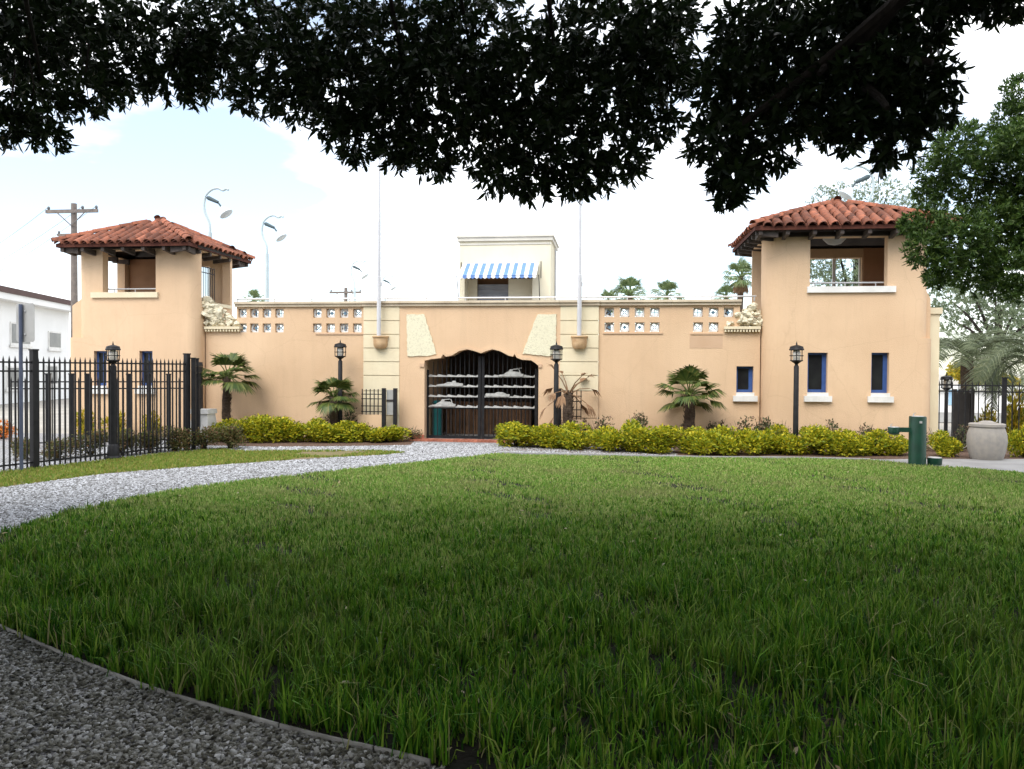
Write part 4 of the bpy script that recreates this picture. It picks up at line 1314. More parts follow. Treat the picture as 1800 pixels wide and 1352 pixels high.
MB().lathe([(.112, za1 + .001), (.107, za1 + .008), (.04, za1 + .002)], 18, xa0 + .06, q.y).build('basin_rim', STEEL, t, smooth=True)
MB().tube([(xa0, q.y, za1), (xa0, q.y, za1 + .05), (xa0 + .03, q.y, za1 + .07)], .011, 8).build('basin_spout', STEEL, t)
x2 = PY(1643, 810, q.y).x
zl = PY(1643, 804.5, q.y).z
MB().lathe([(.13, 0.0), (.14, .03), (.15, zl - .01), (.15, zl)], 20, x2, q.y).build('foot_basin', GREENP, t, smooth=True)
MB().lathe([(.14, zl + .001), (.13, zl + .01), (.06, zl + .003)], 18, x2, q.y).build('foot_basin_rim', STEEL, t, smooth=True)

# ================================================================== BACKGROUND: white building, poles, street lamps
t = thing('white_house', 'white two-storey building with brown roof edge behind the fence at far left', 'building', tuple(PD(40, 700, 46)))
A0, A1 = PD(-160, 640, 34), PD(122, 640, 51)
d = (A1 - A0); d.z = 0
d.normalize()
nb_ = Vector((-d.y, d.x, 0))
zr0 = PD(0, 522, 40).z
hh = zr0
c = [A0, A1, A1 + nb_ * 9, A0 + nb_ * 9]
MB().slab([(v.x, v.y) for v in c], 0, hh - .02).build('wall', WHITEB, t)
o_ = .7
c2 = [A0 - d * o_ - nb_ * o_, A1 + d * o_ * .2 - nb_ * o_, A1 + d * o_ * .2 + nb_ * 9.7, A0 - d * o_ + nb_ * 9.7]
MB().slab([(v.x, v.y) for v in c2], hh - .018, hh + .32).build('fascia', WHITEB, t)
c3 = [v + (v - (A0 + A1) / 2 - nb_ * 4.5) * .015 for v in c2]
mb = MB().slab([(v.x, v.y) for v in c3], hh + .321, hh + .62)
mb.build('roof', ROOFBR, t)
Lw = (A1 - A0).length
for (u, z0, z1, wd) in [(.30, 4.0, 5.2, 1.6), (.60, 3.6, 5.0, 2.4), (.865, 3.5, 4.7, 1.8), (.30, .9, 2.3, 1.6), (.56, .9, 2.3, 2.0), (.84, 1.0, 2.4, 1.6)]:
    z0, z1 = z0 * hh / 6.2, z1 * hh / 6.2
    p = A0 + d * Lw * u
    def quad(off0, off1, w_, za_, zb_):
        q = [p - d * w_ / 2 - nb_ * off0, p + d * w_ / 2 - nb_ * off0, p + d * w_ / 2 - nb_ * off1, p - d * w_ / 2 - nb_ * off1]
        return MB().slab([(v.x, v.y) for v in q], za_, zb_)
    wo = quad(.06, .002, wd, z0, z1).build('window', SILL, t)
    quad(.075, .061, wd - .2, z0 + .1, z1 - .1).build('pane', M('far_pane', (0.22, 0.22, 0.21), (0.16, 0.16, 0.16), scale=2, rough=.3), wo)
    quad(.12, .061, wd + .2, z0 - .14, z0 - .002).build('sill', SILL, wo)
# lower white building seen through the right fence
p0, p1 = PD(1600, 690, 32), PD(1790, 690, 36)
t = thing('boat_shed', 'low white shed with blue base band beyond the right fence', 'shed', (p0.x, p0.y, 0))
B('wall', WHITEB, t, p0.x, p1.x, p0.y, p0.y + 4, .4, PD(1700, 684, 33).z)
B('base_band', SIGNBACK, t, p0.x + .01, p1.x - .01, p0.y + .01, p0.y + 3.9, 0, .399)
B('roof', SILL, t, p0.x - .2, p1.x + .2, p0.y - .2, p0.y + 4.2, PD(1700, 684, 33).z + .001, PD(1700, 680, 33).z)
B('window', M('pale_blue_glass', (.35, .55, .75), (.3, .48, .68), rough=.2), t, PD(1664, 690, 32).x, PD(1682, 690, 32).x, p0.y - .03, p0.y - .001, .7, 1.35)

def util_pole(label, px, ptop, D, arm_px, low=None):
    b_ = PD(px, ptop, D)
    t = thing('utility_pole', label, 'utility pole', (b_.x, b_.y, 0), 'utility poles')
    MB().tube([(b_.x, b_.y, 0), (b_.x, b_.y, b_.z)], [.17, .12], 10).build('pole', UTIL, t, smooth=True)
    hw_ = arm_px / F * D / 2
    za = b_.z - .35
    mb = MB().box(b_.x - hw_, b_.x + hw_, b_.y - .19, b_.y - .09, za - .07, za + .07)
    mb.build('crossarm', UTIL, t)
    for s_ in (-1, 1):
        MB().tube([(b_.x + s_ * hw_ * .55, b_.y - .2, za - .05), (b_.x, b_.y - .17, za - .62)], .022, 6).build('brace', UTIL, t)
    for u in (-.9, .42, .95):
        MB().lathe([(.02, za + .071), (.055, za + .10), (.06, za + .17), (.03, za + .22)], 8, b_.x + hw_ * u, b_.y - .14).build('insulator', INSUL, t)
    if low:
        z2 = b_.z - 1.35
        MB().box(b_.x - hw_ * .55, b_.x + hw_ * .65, b_.y - .19, b_.y - .09, z2 - .05, z2 + .05).build('crossarm', UTIL, t)
        for u in (-.5, .6):
            MB().lathe([(.02, z2 + .051), (.045, z2 + .08), (.045, z2 + .13), (.02, z2 + .18)], 8, b_.x + hw_ * u, b_.y - .14).build('insulator', INSUL, t)
    return b_, hw_, za
pa = util_pole('wooden utility pole with crossarm behind the left tower', 130, 358, 34, 98, True)
pb = util_pole('distant wooden utility pole with crossarm above the wall left of the flagpole', 608, 506, 58, 57)
for k, u in enumerate((-.9, .42, .95)):
    a = Vector((pa[0].x + pa[1] * u, pa[0].y - .14, pa[2] + .2))
    e = PD(-260, 560 + 22 * k, 30)
    pts = [a + (e - a) * (i / 10) + Vector((0, 0, -1.1 * 4 * (i / 10) * (1 - i / 10) * .4)) for i in range(11)]
    o = MB().tube(pts, .008, 4).build('power_line', INSUL)
    tag(o, ['topmost thin power line', 'middle thin power line', 'lowest thin power line'][k] + ' running left from the utility pole behind the left tower', 'power line', 'power lines')

def goose_lamp(label, px, ptop, D, size_px, flip, base=0.0):
    """tall pale post with an open hook at the top and a hanging bell lamp"""
    k = size_px / F * D            # width of the hook
    top = PD(px, ptop, D)
    cx, cy, cz = top.x, top.y, top.z - k * .5
    f = -1 if flip else 1
    t = thing('street_lamp', label, 'street lamp', (cx, cy, base), 'hooked street lamps behind the wall')
    R = k * .5
    pts = [(cx - f * R * .55, cy, base), (cx - f * R * .55, cy, cz - R * 2.4)]
    hook = [(-.55, -2.1), (-.62, -1.6), (-.95, -.85), (-1.02, -.2), (-.85, .45), (-.4, .85), (.1, .95), (.5, .78), (.75, .88), (.95, .8)]
    MB().tube([Vector(p) for p in pts] + [], [k * .085 + .02, k * .06 + .012], 10).build('post', LAMPPAINT, t, smooth=True)
    MB().tube(smooth_line([(cx + f * R * u, cy, cz + R * v) for u, v in [(-.55, -2.42)] + hook], 4), k * .044, 8).build('hook', LAMPPAINT, t, smooth=True)
    a, b_ = Vector((cx - f * R * .78, cy, cz + R * .28)), Vector((cx + f * R * .1, cy, cz - R * .12))
    MB().tube([a, a + (b_ - a) * .15, b_], [k * .05, k * .085, k * .06], 10).build('ballast_box', LAMPDARK, t, smooth=True)
    c_ = Vector((cx + f * R * .42, cy, cz - R * .55))
    MB().tube([b_, c_], k * .034, 8).build('arm', LAMPDARK, t)
    dv = (c_ - b_).normalized()
    MB().tube([c_ - dv * k * .04, c_ + dv * k * .12, c_ + dv * k * .30, c_ + dv * k * .32], [k * .06, k * .17, k * .27, k * .23], 14).build('shade', LAMPGLASS, t, smooth=True)
goose_lamp('tall pale hooked street lamp nearest the left tower roof', 381, 330, 28, 46, False)
goose_lamp('pale hooked street lamp, second from the left tower, full post in view', 480, 378, 33, 40, False)
goose_lamp('smaller pale hooked street lamp above the wall near the distant utility pole', 631, 458, 46, 28, False)
goose_lamp('smallest pale hooked street lamp, touching the left flagpole', 683, 484, 54, 23, False)
goose_lamp('pale hooked street lamp above the right tower roof', 1508, 291, 28, 52, True)

# ================================================================== PLANTS
def shrub_mesh(name, seed, rx, ry, h, n, L, Wd, mat, up_bias=.6, shell=.55, lumps=7):
    """n leaves through an uneven mound of the given half-widths and height, standing on z = 0"""
    r = np.random.default_rng(seed)
    c = np.stack([r.uniform(-.62, .62, lumps) * rx, r.uniform(-.5, .5, lumps) * ry, r.uniform(.22, .74, lumps) * h], 1)
    rad = r.uniform(.30, .46, lumps)
    k = r.integers(0, lumps, n)
    u = unit(r.normal(size=(n, 3)))
    rr = (shell + (1 - shell) * r.random(n)) * rad[k]
    pos = c[k] + u * rr[:, None] * np.array([rx * 1.15, ry * 1.15, h * .8])
    low = pos[:, 2] < .03
    pos[low, 2] = r.uniform(.03, .2, low.sum())
    d = unit(u + r.normal(size=(n, 3)) * .55 + np.array([0, 0, up_bias]))
    nrm = unit(u * .6 + r.normal(size=(n, 3)) * .6 + np.array([0, 0, .6]))
    v = leaf_polys(pos, d, nrm, L * r.uniform(.7, 1.3, n), Wd * r.uniform(.7, 1.3, n), hexa=False)
    return np_mesh(name, v, 4, mat)
def stems_mesh(name, seed, n, rx, ry, h, rad=.008, mat=BARK):
    r = random.Random(seed)
    mb = MB()
    for _ in range(n):
        a, f = r.uniform(0, 2 * pi), r.uniform(.3, .9)
        e = Vector((cos(a) * rx * f, sin(a) * ry * f, h * r.uniform(.6, .95)))
        m = Vector((e.x * .4, e.y * .4, e.z * .55))
        mb.tube([(r.uniform(-.04, .04), r.uniform(-.04, .04), 0), m, e], [rad * 1.4, rad, rad * .5], 5)
    return mb.mesh(name, mat)
hedge_me = [shrub_mesh('foliage', 40 + i, .50, .42, .80, 3400, .08, .042, HEDGE, lumps=12) for i in range(5)]
hedge_st = stems_mesh('stems', 5, 12, .4, .34, .7, .011)
def shrub(name, label, cat, group, px, Y, h, wpx, fol, stems, base_h, base_w, Yb=None):
    x = XA(px, Y, 770)
    t = thing(name, label, cat, (x, Y, 0), group)
    D = (Vector((x, Y, 0)) - Vector((0, 0, 0))).dot(Vector((fw.x, fw.y, 0)))
    sx = wpx / F * D / 2 / base_w
    sz = h / base_h
    rot = random.uniform(0, 6.28)
    for nm, me in (('foliage', fol), ('stems', stems)):
        mw = Matrix.Translation((x, Y, .008)) @ Matrix.Diagonal((sx, max(.8, min(sx, 1.2)), sz, 1)) @ Matrix.Rotation(rot, 4, 'Z')
        link(nm, me, t, mw=mw)
    return t
left_row = [(402, 730), (456, 732), (512, 733), (566, 738), (620, 739), (676, 741)]
for i, (px, pt) in enumerate(left_row):
    Y = G(px, 780).y + .42
    h = PY(px, pt, Y).z
    lab = 'golden hedge shrub, %s from the left in the row left of the gate' % ORD[i]
    shrub('hedge_shrub', lab, 'shrub', 'golden hedge left of the gate', px, Y, h * random.uniform(.92, 1.06), 88, hedge_me[i % 5], hedge_st, .80, .50)
right_row = [(906, 748, 789), (958, 746, 790), (1010, 744, 793), (1063, 745, 796), (1116, 743, 798), (1170, 747, 800), (1224, 750, 802), (1278, 747, 803), (1332, 748, 803), (1372, 751, 802), (1436, 752, 803), (1490, 756, 804), (1538, 758, 804), (1576, 762, 804), (1664, 759, 806)]
for i, (px, pt, pb_) in enumerate(right_row):
    Y = G(px, pb_).y + .42
    h = PY(px, pt, Y).z
    lab = 'golden hedge shrub, %s from the left in the row right of the gate' % ORD[i]
    if i == 14: lab = 'golden hedge shrub standing between the drinking fountain and the urn'
    shrub('hedge_shrub', lab, 'shrub', 'golden hedge right of the gate', px, Y, h * random.uniform(.92, 1.08), 86 if i < 13 else 58, hedge_me[(i * 3 + 1) % 5], hedge_st, .80, .50)
Y = G(1800, 808).y + .4
shrub('hedge_shrub', 'green hedge shrub cut by the right edge of the picture beside the urn', 'shrub', None, 1803, Y, .85, 62, hedge_me[2], hedge_st, .80, .50)

rose_me = [shrub_mesh('foliage', 60 + i, .40, .30, .9, 420, .075, .042, ROSE, shell=.3) for i in range(4)]
rose_st = stems_mesh('stems', 9, 14, .36, .28, .9, .006)
roses = [(575, 722), (612, 714), (650, 733), (724, 747), (1020, 728), (1050, 730), (1118, 720), (1205, 738), (1262, 731), (1300, 730), (1340, 728), (1375, 735), (1428, 741), (1466, 737), (1520, 742), (1565, 747), (1646, 748), (1690, 746)]
for i, (px, pt) in enumerate(roses):
    Y = (YF - .42) if px < 1330 else (YT - .42)
    if px < 730: Y = YF - .38
    if px > 1600: Y = YT - .3
    h = PY(px, pt, Y).z
    side = 'left' if px < 800 else 'right'
    j = i if px < 800 else i - 4
    shrub('rose_bush', 'thin reddish-green rose bush, %s from the left against the wall %s of the gate' % (ORD[j], side), 'bush', 'rose bushes along the wall', px, Y, h, 52, rose_me[i % 4], rose_st, .9, .40)

red_me = [shrub_mesh('foliage', 80 + i, .5, .4, .75, 1900, .06, .03, REDBUSH, shell=.2, lumps=11) for i in range(4)]
red_st = stems_mesh('stems', 12, 22, .46, .38, .7, .006)
reds = [(40, 812, 766, 62), (102, 812, 772, 66), (160, 806, 752, 66), (215, 805, 748, 62), (262, 800, 752, 60), (308, 797, 750, 58), (358, 792, 745, 58), (405, 789, 741, 62)]
for i, (px, pb_, pt, wpx) in enumerate(reds):
    Y = G(px, pb_).y + (.0 if px > 340 else .32)
    h = PY(px, pt, Y).z
    shrub('verge_bush', 'sparse olive and red verge bush, %s from the left along the picket fence' % ORD[i], 'bush', 'bushes along the picket fence', px, Y, h, wpx * 1.25, red_me[i % 4], red_st, .75, .5)
# yellow-green shrubs behind the left fences and at the right edge
yel_me = shrub_mesh('foliage', 99, .5, .4, .8, 900, .12, .05, YELLOW, shell=.4)
for i, (px, Y, pt, wpx, lab) in enumerate([(150, YF - 1.2, 722, 55, 'yellow-green shrub at the left tower foot, left of its first window'), (205, YF - 1.1, 724, 55, 'yellow-green shrub at the foot of the left tower between its two windows'),
                                           (268, YF - 1.1, 728, 50, 'yellow-green shrub at the foot of the left tower below its second window'),
                                           (1785, YT + 1.6, 690, 60, 'tall yellow croton shrub behind the fence at the right edge'), (1738, YT + 2.4, 718, 46, 'low yellow-green shrub behind the right fence above the urn')]):
    shrub('yellow_shrub', lab, 'shrub', None, px, Y, PY(px, pt, Y).z, wpx, yel_me, hedge_st, .8, .5)

ORANGE = LEAF('orange_flower', [(0.10, 0.14, 0.03), (0.70, 0.22, 0.03), (0.75, 0.30, 0.05), (0.65, 0.12, 0.05)], rough=0.6, transl=0.25)
or_me = shrub_mesh('foliage', 120, .5, .4, .6, 700, .08, .05, ORANGE, shell=.5)
p = G(4, 772)
shrub('flower_bush', 'bush with bright orange flowers behind the fence at the far left edge', 'bush', None, 4, p.y, PY(4, 738, p.y).z, 56, or_me, red_st, .6, .5)

# ------------------------------------------------------------------ palms
def fan_blades(base, dirv, R, r, n=22, spread=2.5, droop=.35, width=.055):
    """a fan leaf: n narrow folded blades radiating from base about dirv -> list of polygons (6 corners)"""
    d = Vector(dirv).normalized()
    side = d.cross(Vector((0, 0, 1)))
    side = side.normalized() if side.length > .05 else Vector((1, 0, 0))
    nrm = side.cross(d).normalized()
    out = []
    for k in range(n):
        a = spread * ((k + .5) / n - .5)
        v = d * cos(a) + side * sin(a)
        L = R * (1 - .22 * abs(a) / (spread / 2)) * r.uniform(.88, 1.05)
        s = (side * cos(a) - d * sin(a))
        w_ = width * R / .6
        lift = nrm * .06 * R
        m = Vector(base) + v * L * .55 + lift * cos(a) - Vector((0, 0, droop * L * .12))
        e = Vector(base) + v * L - Vector((0, 0, droop * L * (.55 + .4 * r.random())))
        out.append([Vector(base), m - s * w_ * .62, m + (e - m) * .5 - s * w_ * .45, e, m + (e - m) * .5 + s * w_ * .45, m + s * w_ * .62])
    return out
def fan_palm(label, px, Y, crown_py, R, fronds, mat=PALMLEAF, trunk_r=.11, seed=1, base_z=0.0, name='fan_palm', dead=False, skirt=0, blades=26, group=None, pet=.55):
    r = random.Random(seed)
    x = XA(px, Y, crown_py)
    zc = PY(px, crown_py, Y).z
    t = thing(name, label, 'palm', (x, Y, base_z), group)
    pts, rs = [], []
    for i in range(9):
        u = i / 8
        pts.append((x + .03 * sin(u * 4 + seed), Y + .02 * cos(u * 3), base_z + (zc - base_z) * u))
        rs.append(trunk_r * (1.15 - .3 * u) * (1 + .10 * (i % 2)))
    MB().tube(pts, rs, 12).build('trunk', PALMBARK, t)
    boots = MB()
    nb2 = int((zc - base_z) / .05) if (zc - base_z) < 3 else 0
    for i in range(nb2 * 3):
        u = r.uniform(.05, 1.0)
        a = r.uniform(0, 2 * pi)
        rr = trunk_r * (1.15 - .3 * u)
        p = Vector((x + rr * cos(a), Y + rr * sin(a), base_z + (zc - base_z) * u))
        o_ = Vector((cos(a), sin(a), 0))
        tt = Vector((-sin(a), cos(a), 0)) * .03
        boots.add([p - tt, p + tt, p + o_ * .05 + Vector((0, 0, .09)), p + Vector((0, 0, -.03))], [(0, 1, 2), (0, 2, 3), (1, 3, 2)])
    if nb2: tag(boots.build('leaf_bases', PALMBARK, t), kind='stuff')
    top = Vector((x + .03 * sin(4 + seed), Y, zc))
    for i in range(fronds):
        a = i * 2.39996 + r.uniform(-.3, .3)
        el = radians(r.uniform(5, 75)) if not dead else radians(r.uniform(-55, 70))
        if i < fronds * .3 and not dead: el = radians(r.uniform(-25, 8))
        if base_z == 0 and zc > 3.2: el = radians(r.uniform(-38, 88))
        v = Vector((cos(a) * cos(el), sin(a) * cos(el), sin(el)))
        pl_ = R * pet * r.uniform(.8, 1.15)
        end = top + v * pl_ + Vector((0, 0, -.06 * pl_))
        mb = MB().tube([top - Vector((0, 0, .05)), top + v * pl_ * .5 + Vector((0, 0, .02)), end], [.016 * R / .6, .011 * R / .6, .008 * R / .6], 5)
        polys = []
        if dead:
            dd = (v + Vector((0, 0, -.5 if el < .5 else -.1))).normalized()
            polys = fan_blades(end, dd, R * .55 * r.uniform(.6, 1.1), r, 9, 1.0, .5, .05)
        else:
            dv = (v * .8 + Vector((0, 0, -.05))).normalized()
            polys = fan_blades(end, dv, R * r.uniform(.55, .72), r, blades, 2.8, r.uniform(.2, .6), .043)
        for pl in polys:
            mb.add(pl, [(0, 1, 2, 3, 4, 5)])
        mb.build('frond', DEADLEAF if dead else mat, t)
    if skirt:
        mb = MB()
        for i in range(skirt):
            a = r.uniform(0, 2 * pi)
            v = Vector((cos(a) * .45, sin(a) * .45, -1)).normalized()
            for pl in fan_blades(top + Vector((cos(a) * .1, sin(a) * .1, -.1)), v, R * .75, r, 8, 1.0, .3, .06):
                mb.add(pl, [(0, 1, 2, 3, 4, 5)])
        mb.build('dead_skirt', DEADLEAF, t)
    return t
fan_palm('small fan palm at the left tower corner, dark green crown on a short trunk', 399, YF - .95, 662, .84, 22, seed=3, trunk_r=.105)
fan_palm('small fan palm behind the lamp post left of the gate', 588, YF - .62, 698, .72, 20, seed=8, trunk_r=.12)
fan_palm('sturdy fan palm before the wall between the right pier and small window', 1211, YF - .75, 694, .86, 24, seed=5, trunk_r=.135)
fan_palm('dead palm with withered brown fronds right of the gate', 1000, YF - .75, 690, .80, 13, seed=21, trunk_r=.13, dead=True, name='dead_palm', pet=.9)
# dead hanging fronds of the sturdy palm
far = [(1108, 520, 42, 1.15, 31, 'green fan palm top above the wall, the widest just right of the flagpole'), (1070, 531, 46, .8, 32, 'small low palm top above the wall next to the right flagpole'),
       (1173, 520, 44, 1.0, 33, 'green fan palm top above the wall, second right of the flagpole'), (1276, 523, 44, .75, 34, 'little dark palm top above the wall just left of the tall skirted palm'),
       (1301, 487, 40, 1.0, 35, 'tall fan palm with brown skirt seen beside the right tower'), (446, 529, 40, .6, 36, 'tiny palm top above the wall beside the left tower')]
for i, (px, py, D, R, sd, lab) in enumerate(far):
    p = PD(px, py, D)
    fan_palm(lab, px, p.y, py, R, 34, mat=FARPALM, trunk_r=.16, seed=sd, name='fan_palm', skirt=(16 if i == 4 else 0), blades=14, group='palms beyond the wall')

def feather_palm(label, cx, cy, zc, L, fronds, seed, trunk_r=.2):
    r = random.Random(seed)
    t = thing('feather_palm', label, 'palm', (cx, cy, 0), 'grey-green feather palms')
    MB().tube([(cx, cy, 0), (cx + .03, cy, zc * .5), (cx, cy, zc)], [trunk_r * 1.2, trunk_r, trunk_r * .9], 12).build('trunk', PALMBARK, t)
    for i in range(fronds):
        a = i * 2.39996 + r.uniform(-.2, .2)
        el = radians(r.uniform(15, 80))
        hv = Vector((cos(a), sin(a), 0))
        LL = L * r.uniform(.8, 1.1)
        pts = []
        p = Vector((cx, cy, zc))
        ang = el
        for k in range(13):
            pts.append(p.copy())
            p = p + (hv * cos(ang) + Vector((0, 0, sin(ang)))) * LL / 12
            ang -= radians(r.uniform(9, 13))
        mb = MB().tube(pts, [.02 * (1 - .07 * k) for k in range(13)], 5)
        sd = hv.cross(Vector((0, 0, 1)))
        for k in range(2, 12):
            d_ = (pts[k + 1 if k < 12 else 12] - pts[k - 1]).normalized()
            for q in range(4):
                b_ = pts[k] + (pts[min(k + 1, 12)] - pts[k]) * (q / 4)
                for s_ in (-1, 1):
                    v = (sd * s_ * .8 + d_ * .7 + Vector((0, 0, .25 - .2 * r.random()))).normalized()
                    l_ = LL * .30 * sin(pi * (k + .5) / 14) * r.uniform(.85, 1.1)
                    w_ = d_ * .017
                    e = b_ + v * l_ - Vector((0, 0, l_ * .22))
                    m = b_ + v * l_ * .5
                    mb.add([b_ - w_, m - w_, e, m + w_, b_ + w_], [(0, 1, 2, 3, 4)])
        mb.build('frond', PINDO, t)
p = PD(1700, 600, 25.5)
feather_palm('grey-green feather palm arching beside the right tower pilaster', p.x, p.y, PD(1700, 628, 25.5).z, 2.3, 30, 4)
p = PD(1830, 600, 21.5)
feather_palm('grey-green feather palm arching in from the right picture edge', p.x, p.y, PD(1830, 640, 21.5).z, 2.3, 26, 9)

# ------------------------------------------------------------------ trees
def whorls(centers, axes, nl, L, Wd, spread=.9, hexa=True):
    """leaf rosettes at twig tips"""
    k = len(centers)
    axes = unit(axes)
    ref = np.where(np.abs(axes[:, 2:3]) < .9, np.array([[0, 0, 1.0]]), np.array([[1.0, 0, 0]]))
    a = unit(np.cross(axes, ref))
    b = np.cross(axes, a)
    ph = rng.uniform(0, 2 * pi, k)
    out = []
    for i in range(nl):
        th_ = ph + 2 * pi * i / nl + rng.normal(0, .25, k)
        o = a * np.cos(th_)[:, None] + b * np.sin(th_)[:, None]
        sp_ = spread * rng.uniform(.6, 1.3, k)[:, None]
        d = unit(axes + o * sp_)
        nrm = unit(axes * 1.0 - o * .5 + rng.normal(size=(k, 3)) * .25)
        pos = centers + axes * (rng.uniform(-.5, .3, k) * L)[:, None]
        out.append(leaf_polys(pos, d, nrm, L * rng.uniform(.5, 1.3, k), Wd * rng.uniform(.75, 1.2, k), hexa))
    return np.concatenate(out)
def limb(mb, pts, r0, r1, n=8):
    P = smooth_line(pts, 5)
    m = len(P)
    mb.tube(P, [r0 + (r1 - r0) * i / (m - 1) for i in range(m)], n)

# the shade tree over the camera: crown lobes placed by direction and distance
lobes = []      # centre, radius, count
def lobe(px, py, rpx, D, dens=1.0, flat=.8):
    c = PD(px, py, D)
    R = rpx / F * D
    lobes.append((np.array(c), R, int(88 * dens * (rpx / 60.0) ** 2), flat))
for a in [(-20, 40, 120, 7.4), (90, 60, 110, 7.8), (60, 180, 55, 7.2), (20, 215, 48, 7.0), (85, 235, 30, 7.1), (150, 165, 45, 7.4), (210, 120, 60, 7.8), (150, 20, 90, 8.2),
          (290, 60, 95, 8.0), (300, 140, 46, 7.8), (380, 110, 70, 8.2), (420, 40, 90, 8.4), (350, 155, 30, 7.9), (450, 165, 42, 8.0), (500, 105, 78, 7.8), (520, 175, 48, 7.7),
          (560, 40, 100, 8.2), (590, 150, 80, 7.6), (600, 222, 50, 7.4), (625, 268, 24, 7.3), (690, 80, 120, 7.9), (680, 200, 75, 7.5), (700, 260, 42, 7.3), (770, 150, 110, 7.4),
          (760, 270, 52, 7.2), (830, 60, 120, 7.8), (860, 210, 90, 7.2), (880, 295, 52, 7.0), (940, 320, 36, 7.0), (950, 130, 110, 7.3), (980, 250, 80, 7.0), (1030, 310, 45, 6.9),
          (1060, 60, 110, 7.4), (1070, 190, 85, 7.1), (1100, 280, 45, 6.9), (1130, 110, 80, 7.2), (1160, 215, 40, 7.0), (1165, 40, 75, 7.4), (1190, 130, 42, 7.3),
          (1300, 60, 60, 6.6), (1290, 150, 75, 6.4), (1270, 240, 62, 6.2), (1290, 310, 46, 6.1), (1285, 345, 22, 6.1), (1370, 110, 85, 6.5), (1390, 200, 70, 6.3), (1350, 270, 40, 6.2),
          (1460, 60, 80, 6.5), (1480, 150, 75, 6.2), (1500, 220, 52, 6.0), (1560, 120, 75, 6.0), (1580, 200, 62, 5.9), (1575, 265, 34, 5.9), (1640, 140, 48, 5.9), (1650, 190, 28, 5.9), (1600, 30, 80, 6.2),
          (1380, 10, 60, 6.8), (1520, -10, 70, 6.4), (1690, -20, 60, 6.0), (1770, 5, 36, 5.9), (1760, -40, 60, 6.0)]:
    lobe(*a)
# unseen crown overhead, with low lobes added at sides and back for foreground shade
hid = []
for cx_, cy_, cz_, R, n in [(-8, 4.5, 7.6, 2.6, 420), (-4.5, 5.0, 7.9, 2.6, 450), (-1, 5.2, 8.0, 2.6, 450), (2.5, 5.0, 7.8, 2.6, 450), (5.5, 4.2, 7.2, 2.3, 380), (-9, 1.0, 6.6, 2.6, 420),
                            (-5.5, 1.0, 6.2, 2.7, 450), (-2, 1.2, 6.2, 2.6, 420), (1.8, 1.2, 6.2, 2.7, 420), (5.5, .8, 6.0, 2.6, 420), (8.5, 2.0, 6.6, 2.4, 380), (-8, -3, 6.2, 2.8, 420),
                            (-4.5, -3, 5.8, 2.8, 430), (-.5, -3.2, 6.2, 2.8, 430), (3.5, -3, 5.8, 2.8, 430), (7.5, -2.5, 6.0, 2.8, 420), (-6, -6.5, 5.8, 2.8, 380), (-1.5, -7, 6.0, 2.8, 380), (3.5, -6.5, 5.8, 2.8, 380),
                            (-10.5, 3, 6.0, 2.4, 350), (10, -1, 6.0, 2.4, 330), (-11.5, -2, 4.8, 2.6, 420), (-10, -6, 4.4, 2.8, 420), (-3.5, -9, 4.2, 3.0, 420), (2.5, -9.5, 4.2, 3.0, 420),
                            (8, -7.5, 4.4, 3.0, 420), (11.5, -4.5, 4.6, 2.8, 420), (12.5, .5, 5.2, 2.6, 400), (10.5, 4.0, 6.4, 2.2, 320), (-12.8, 1.2, 5.2, 2.4, 380), (-15, 4, 5.0, 2.8, 420), (-15.5, -1, 4.6, 2.8, 420), (-13.5, -5.5, 4.2, 2.8, 420), (-7, -10, 4.0, 3.0, 420), (6.5, -11, 4.0, 3.0, 420), (12.5, -8.5, 4.2, 3.0, 420), (15.5, -3, 4.6, 2.8, 420), (16, 2, 5.0, 2.8, 420), (-9, -9.5, 2.6, 2.6, 400), (-4, -11, 2.4, 2.6, 400), (1, -11.5, 2.4, 2.6, 400), (6, -11, 2.4, 2.6, 400), (11, -9, 2.6, 2.6, 400), (-14, -6, 2.6, 2.6, 400), (15, -5, 2.6, 2.6, 400), (-6.6, 4.8, 3.4, 1.7, 330), (-8.8, 7.4, 3.6, 1.7, 330), (5.4, 5.0, 3.4, 1.8, 350), (7.6, 7.4, 3.6, 1.8, 350), (-5.2, 2.4, 3.4, 1.8, 350), (5.0, 2.2, 3.4, 1.8, 350), (0, 3.0, 6.6, 2.6, 420), (-3.4, 3.2, 6.6, 2.6, 420), (3.8, 3.0, 6.5, 2.4, 400)]:
    hid.append((np.array((cx_, cy_, cz_)), R, int(n * 1.7), .62))
cs, ax = [], []
for c, R, n, fl in lobes:
    u = rand_unit(n)
    rr = R * rng.uniform(.15, 1.0, n) ** .55
    p = c + u * rr[:, None] * np.array([1, 1, fl])
    cs.append(p)
    ax.append(u * .7 + rng.normal(size=(n, 3)) * .35 + np.array([0, 0, -.45]))
for c, R, n, fl in lobes:                      # straggling sprays that reach beyond the dense clumps
    m = max(3, n // 7)
    u = rand_unit(m)
    u[:, 2] = -np.abs(u[:, 2])
    p = c + u * (R * rng.uniform(1.0, 1.22, m))[:, None] * np.array([1, 1, fl])
    cs.append(p)
    ax.append(u * .6 + rng.normal(size=(m, 3)) * .3 + np.array([0, 0, -.6]))
vis_v = whorls(np.concatenate(cs), np.concatenate(ax), 8, .103, .031)
cs, ax = [], []
for c, R, n, fl in hid:
    u = rand_unit(n)
    rr = R * rng.uniform(.1, 1.0, n) ** .5
    cs.append(c + u * rr[:, None] * np.array([1, 1, fl]))
    ax.append(u * .7 + rng.normal(size=(n, 3)) * .5 + np.array([0, 0, -.3]))
hid_v = whorls(np.concatenate(cs), np.concatenate(ax), 7, .24, .10)
tree = thing('shade_tree', 'large dark broadleaf shade tree whose crown hangs across the top of the picture', 'tree', (4.2, -2.6, 0))
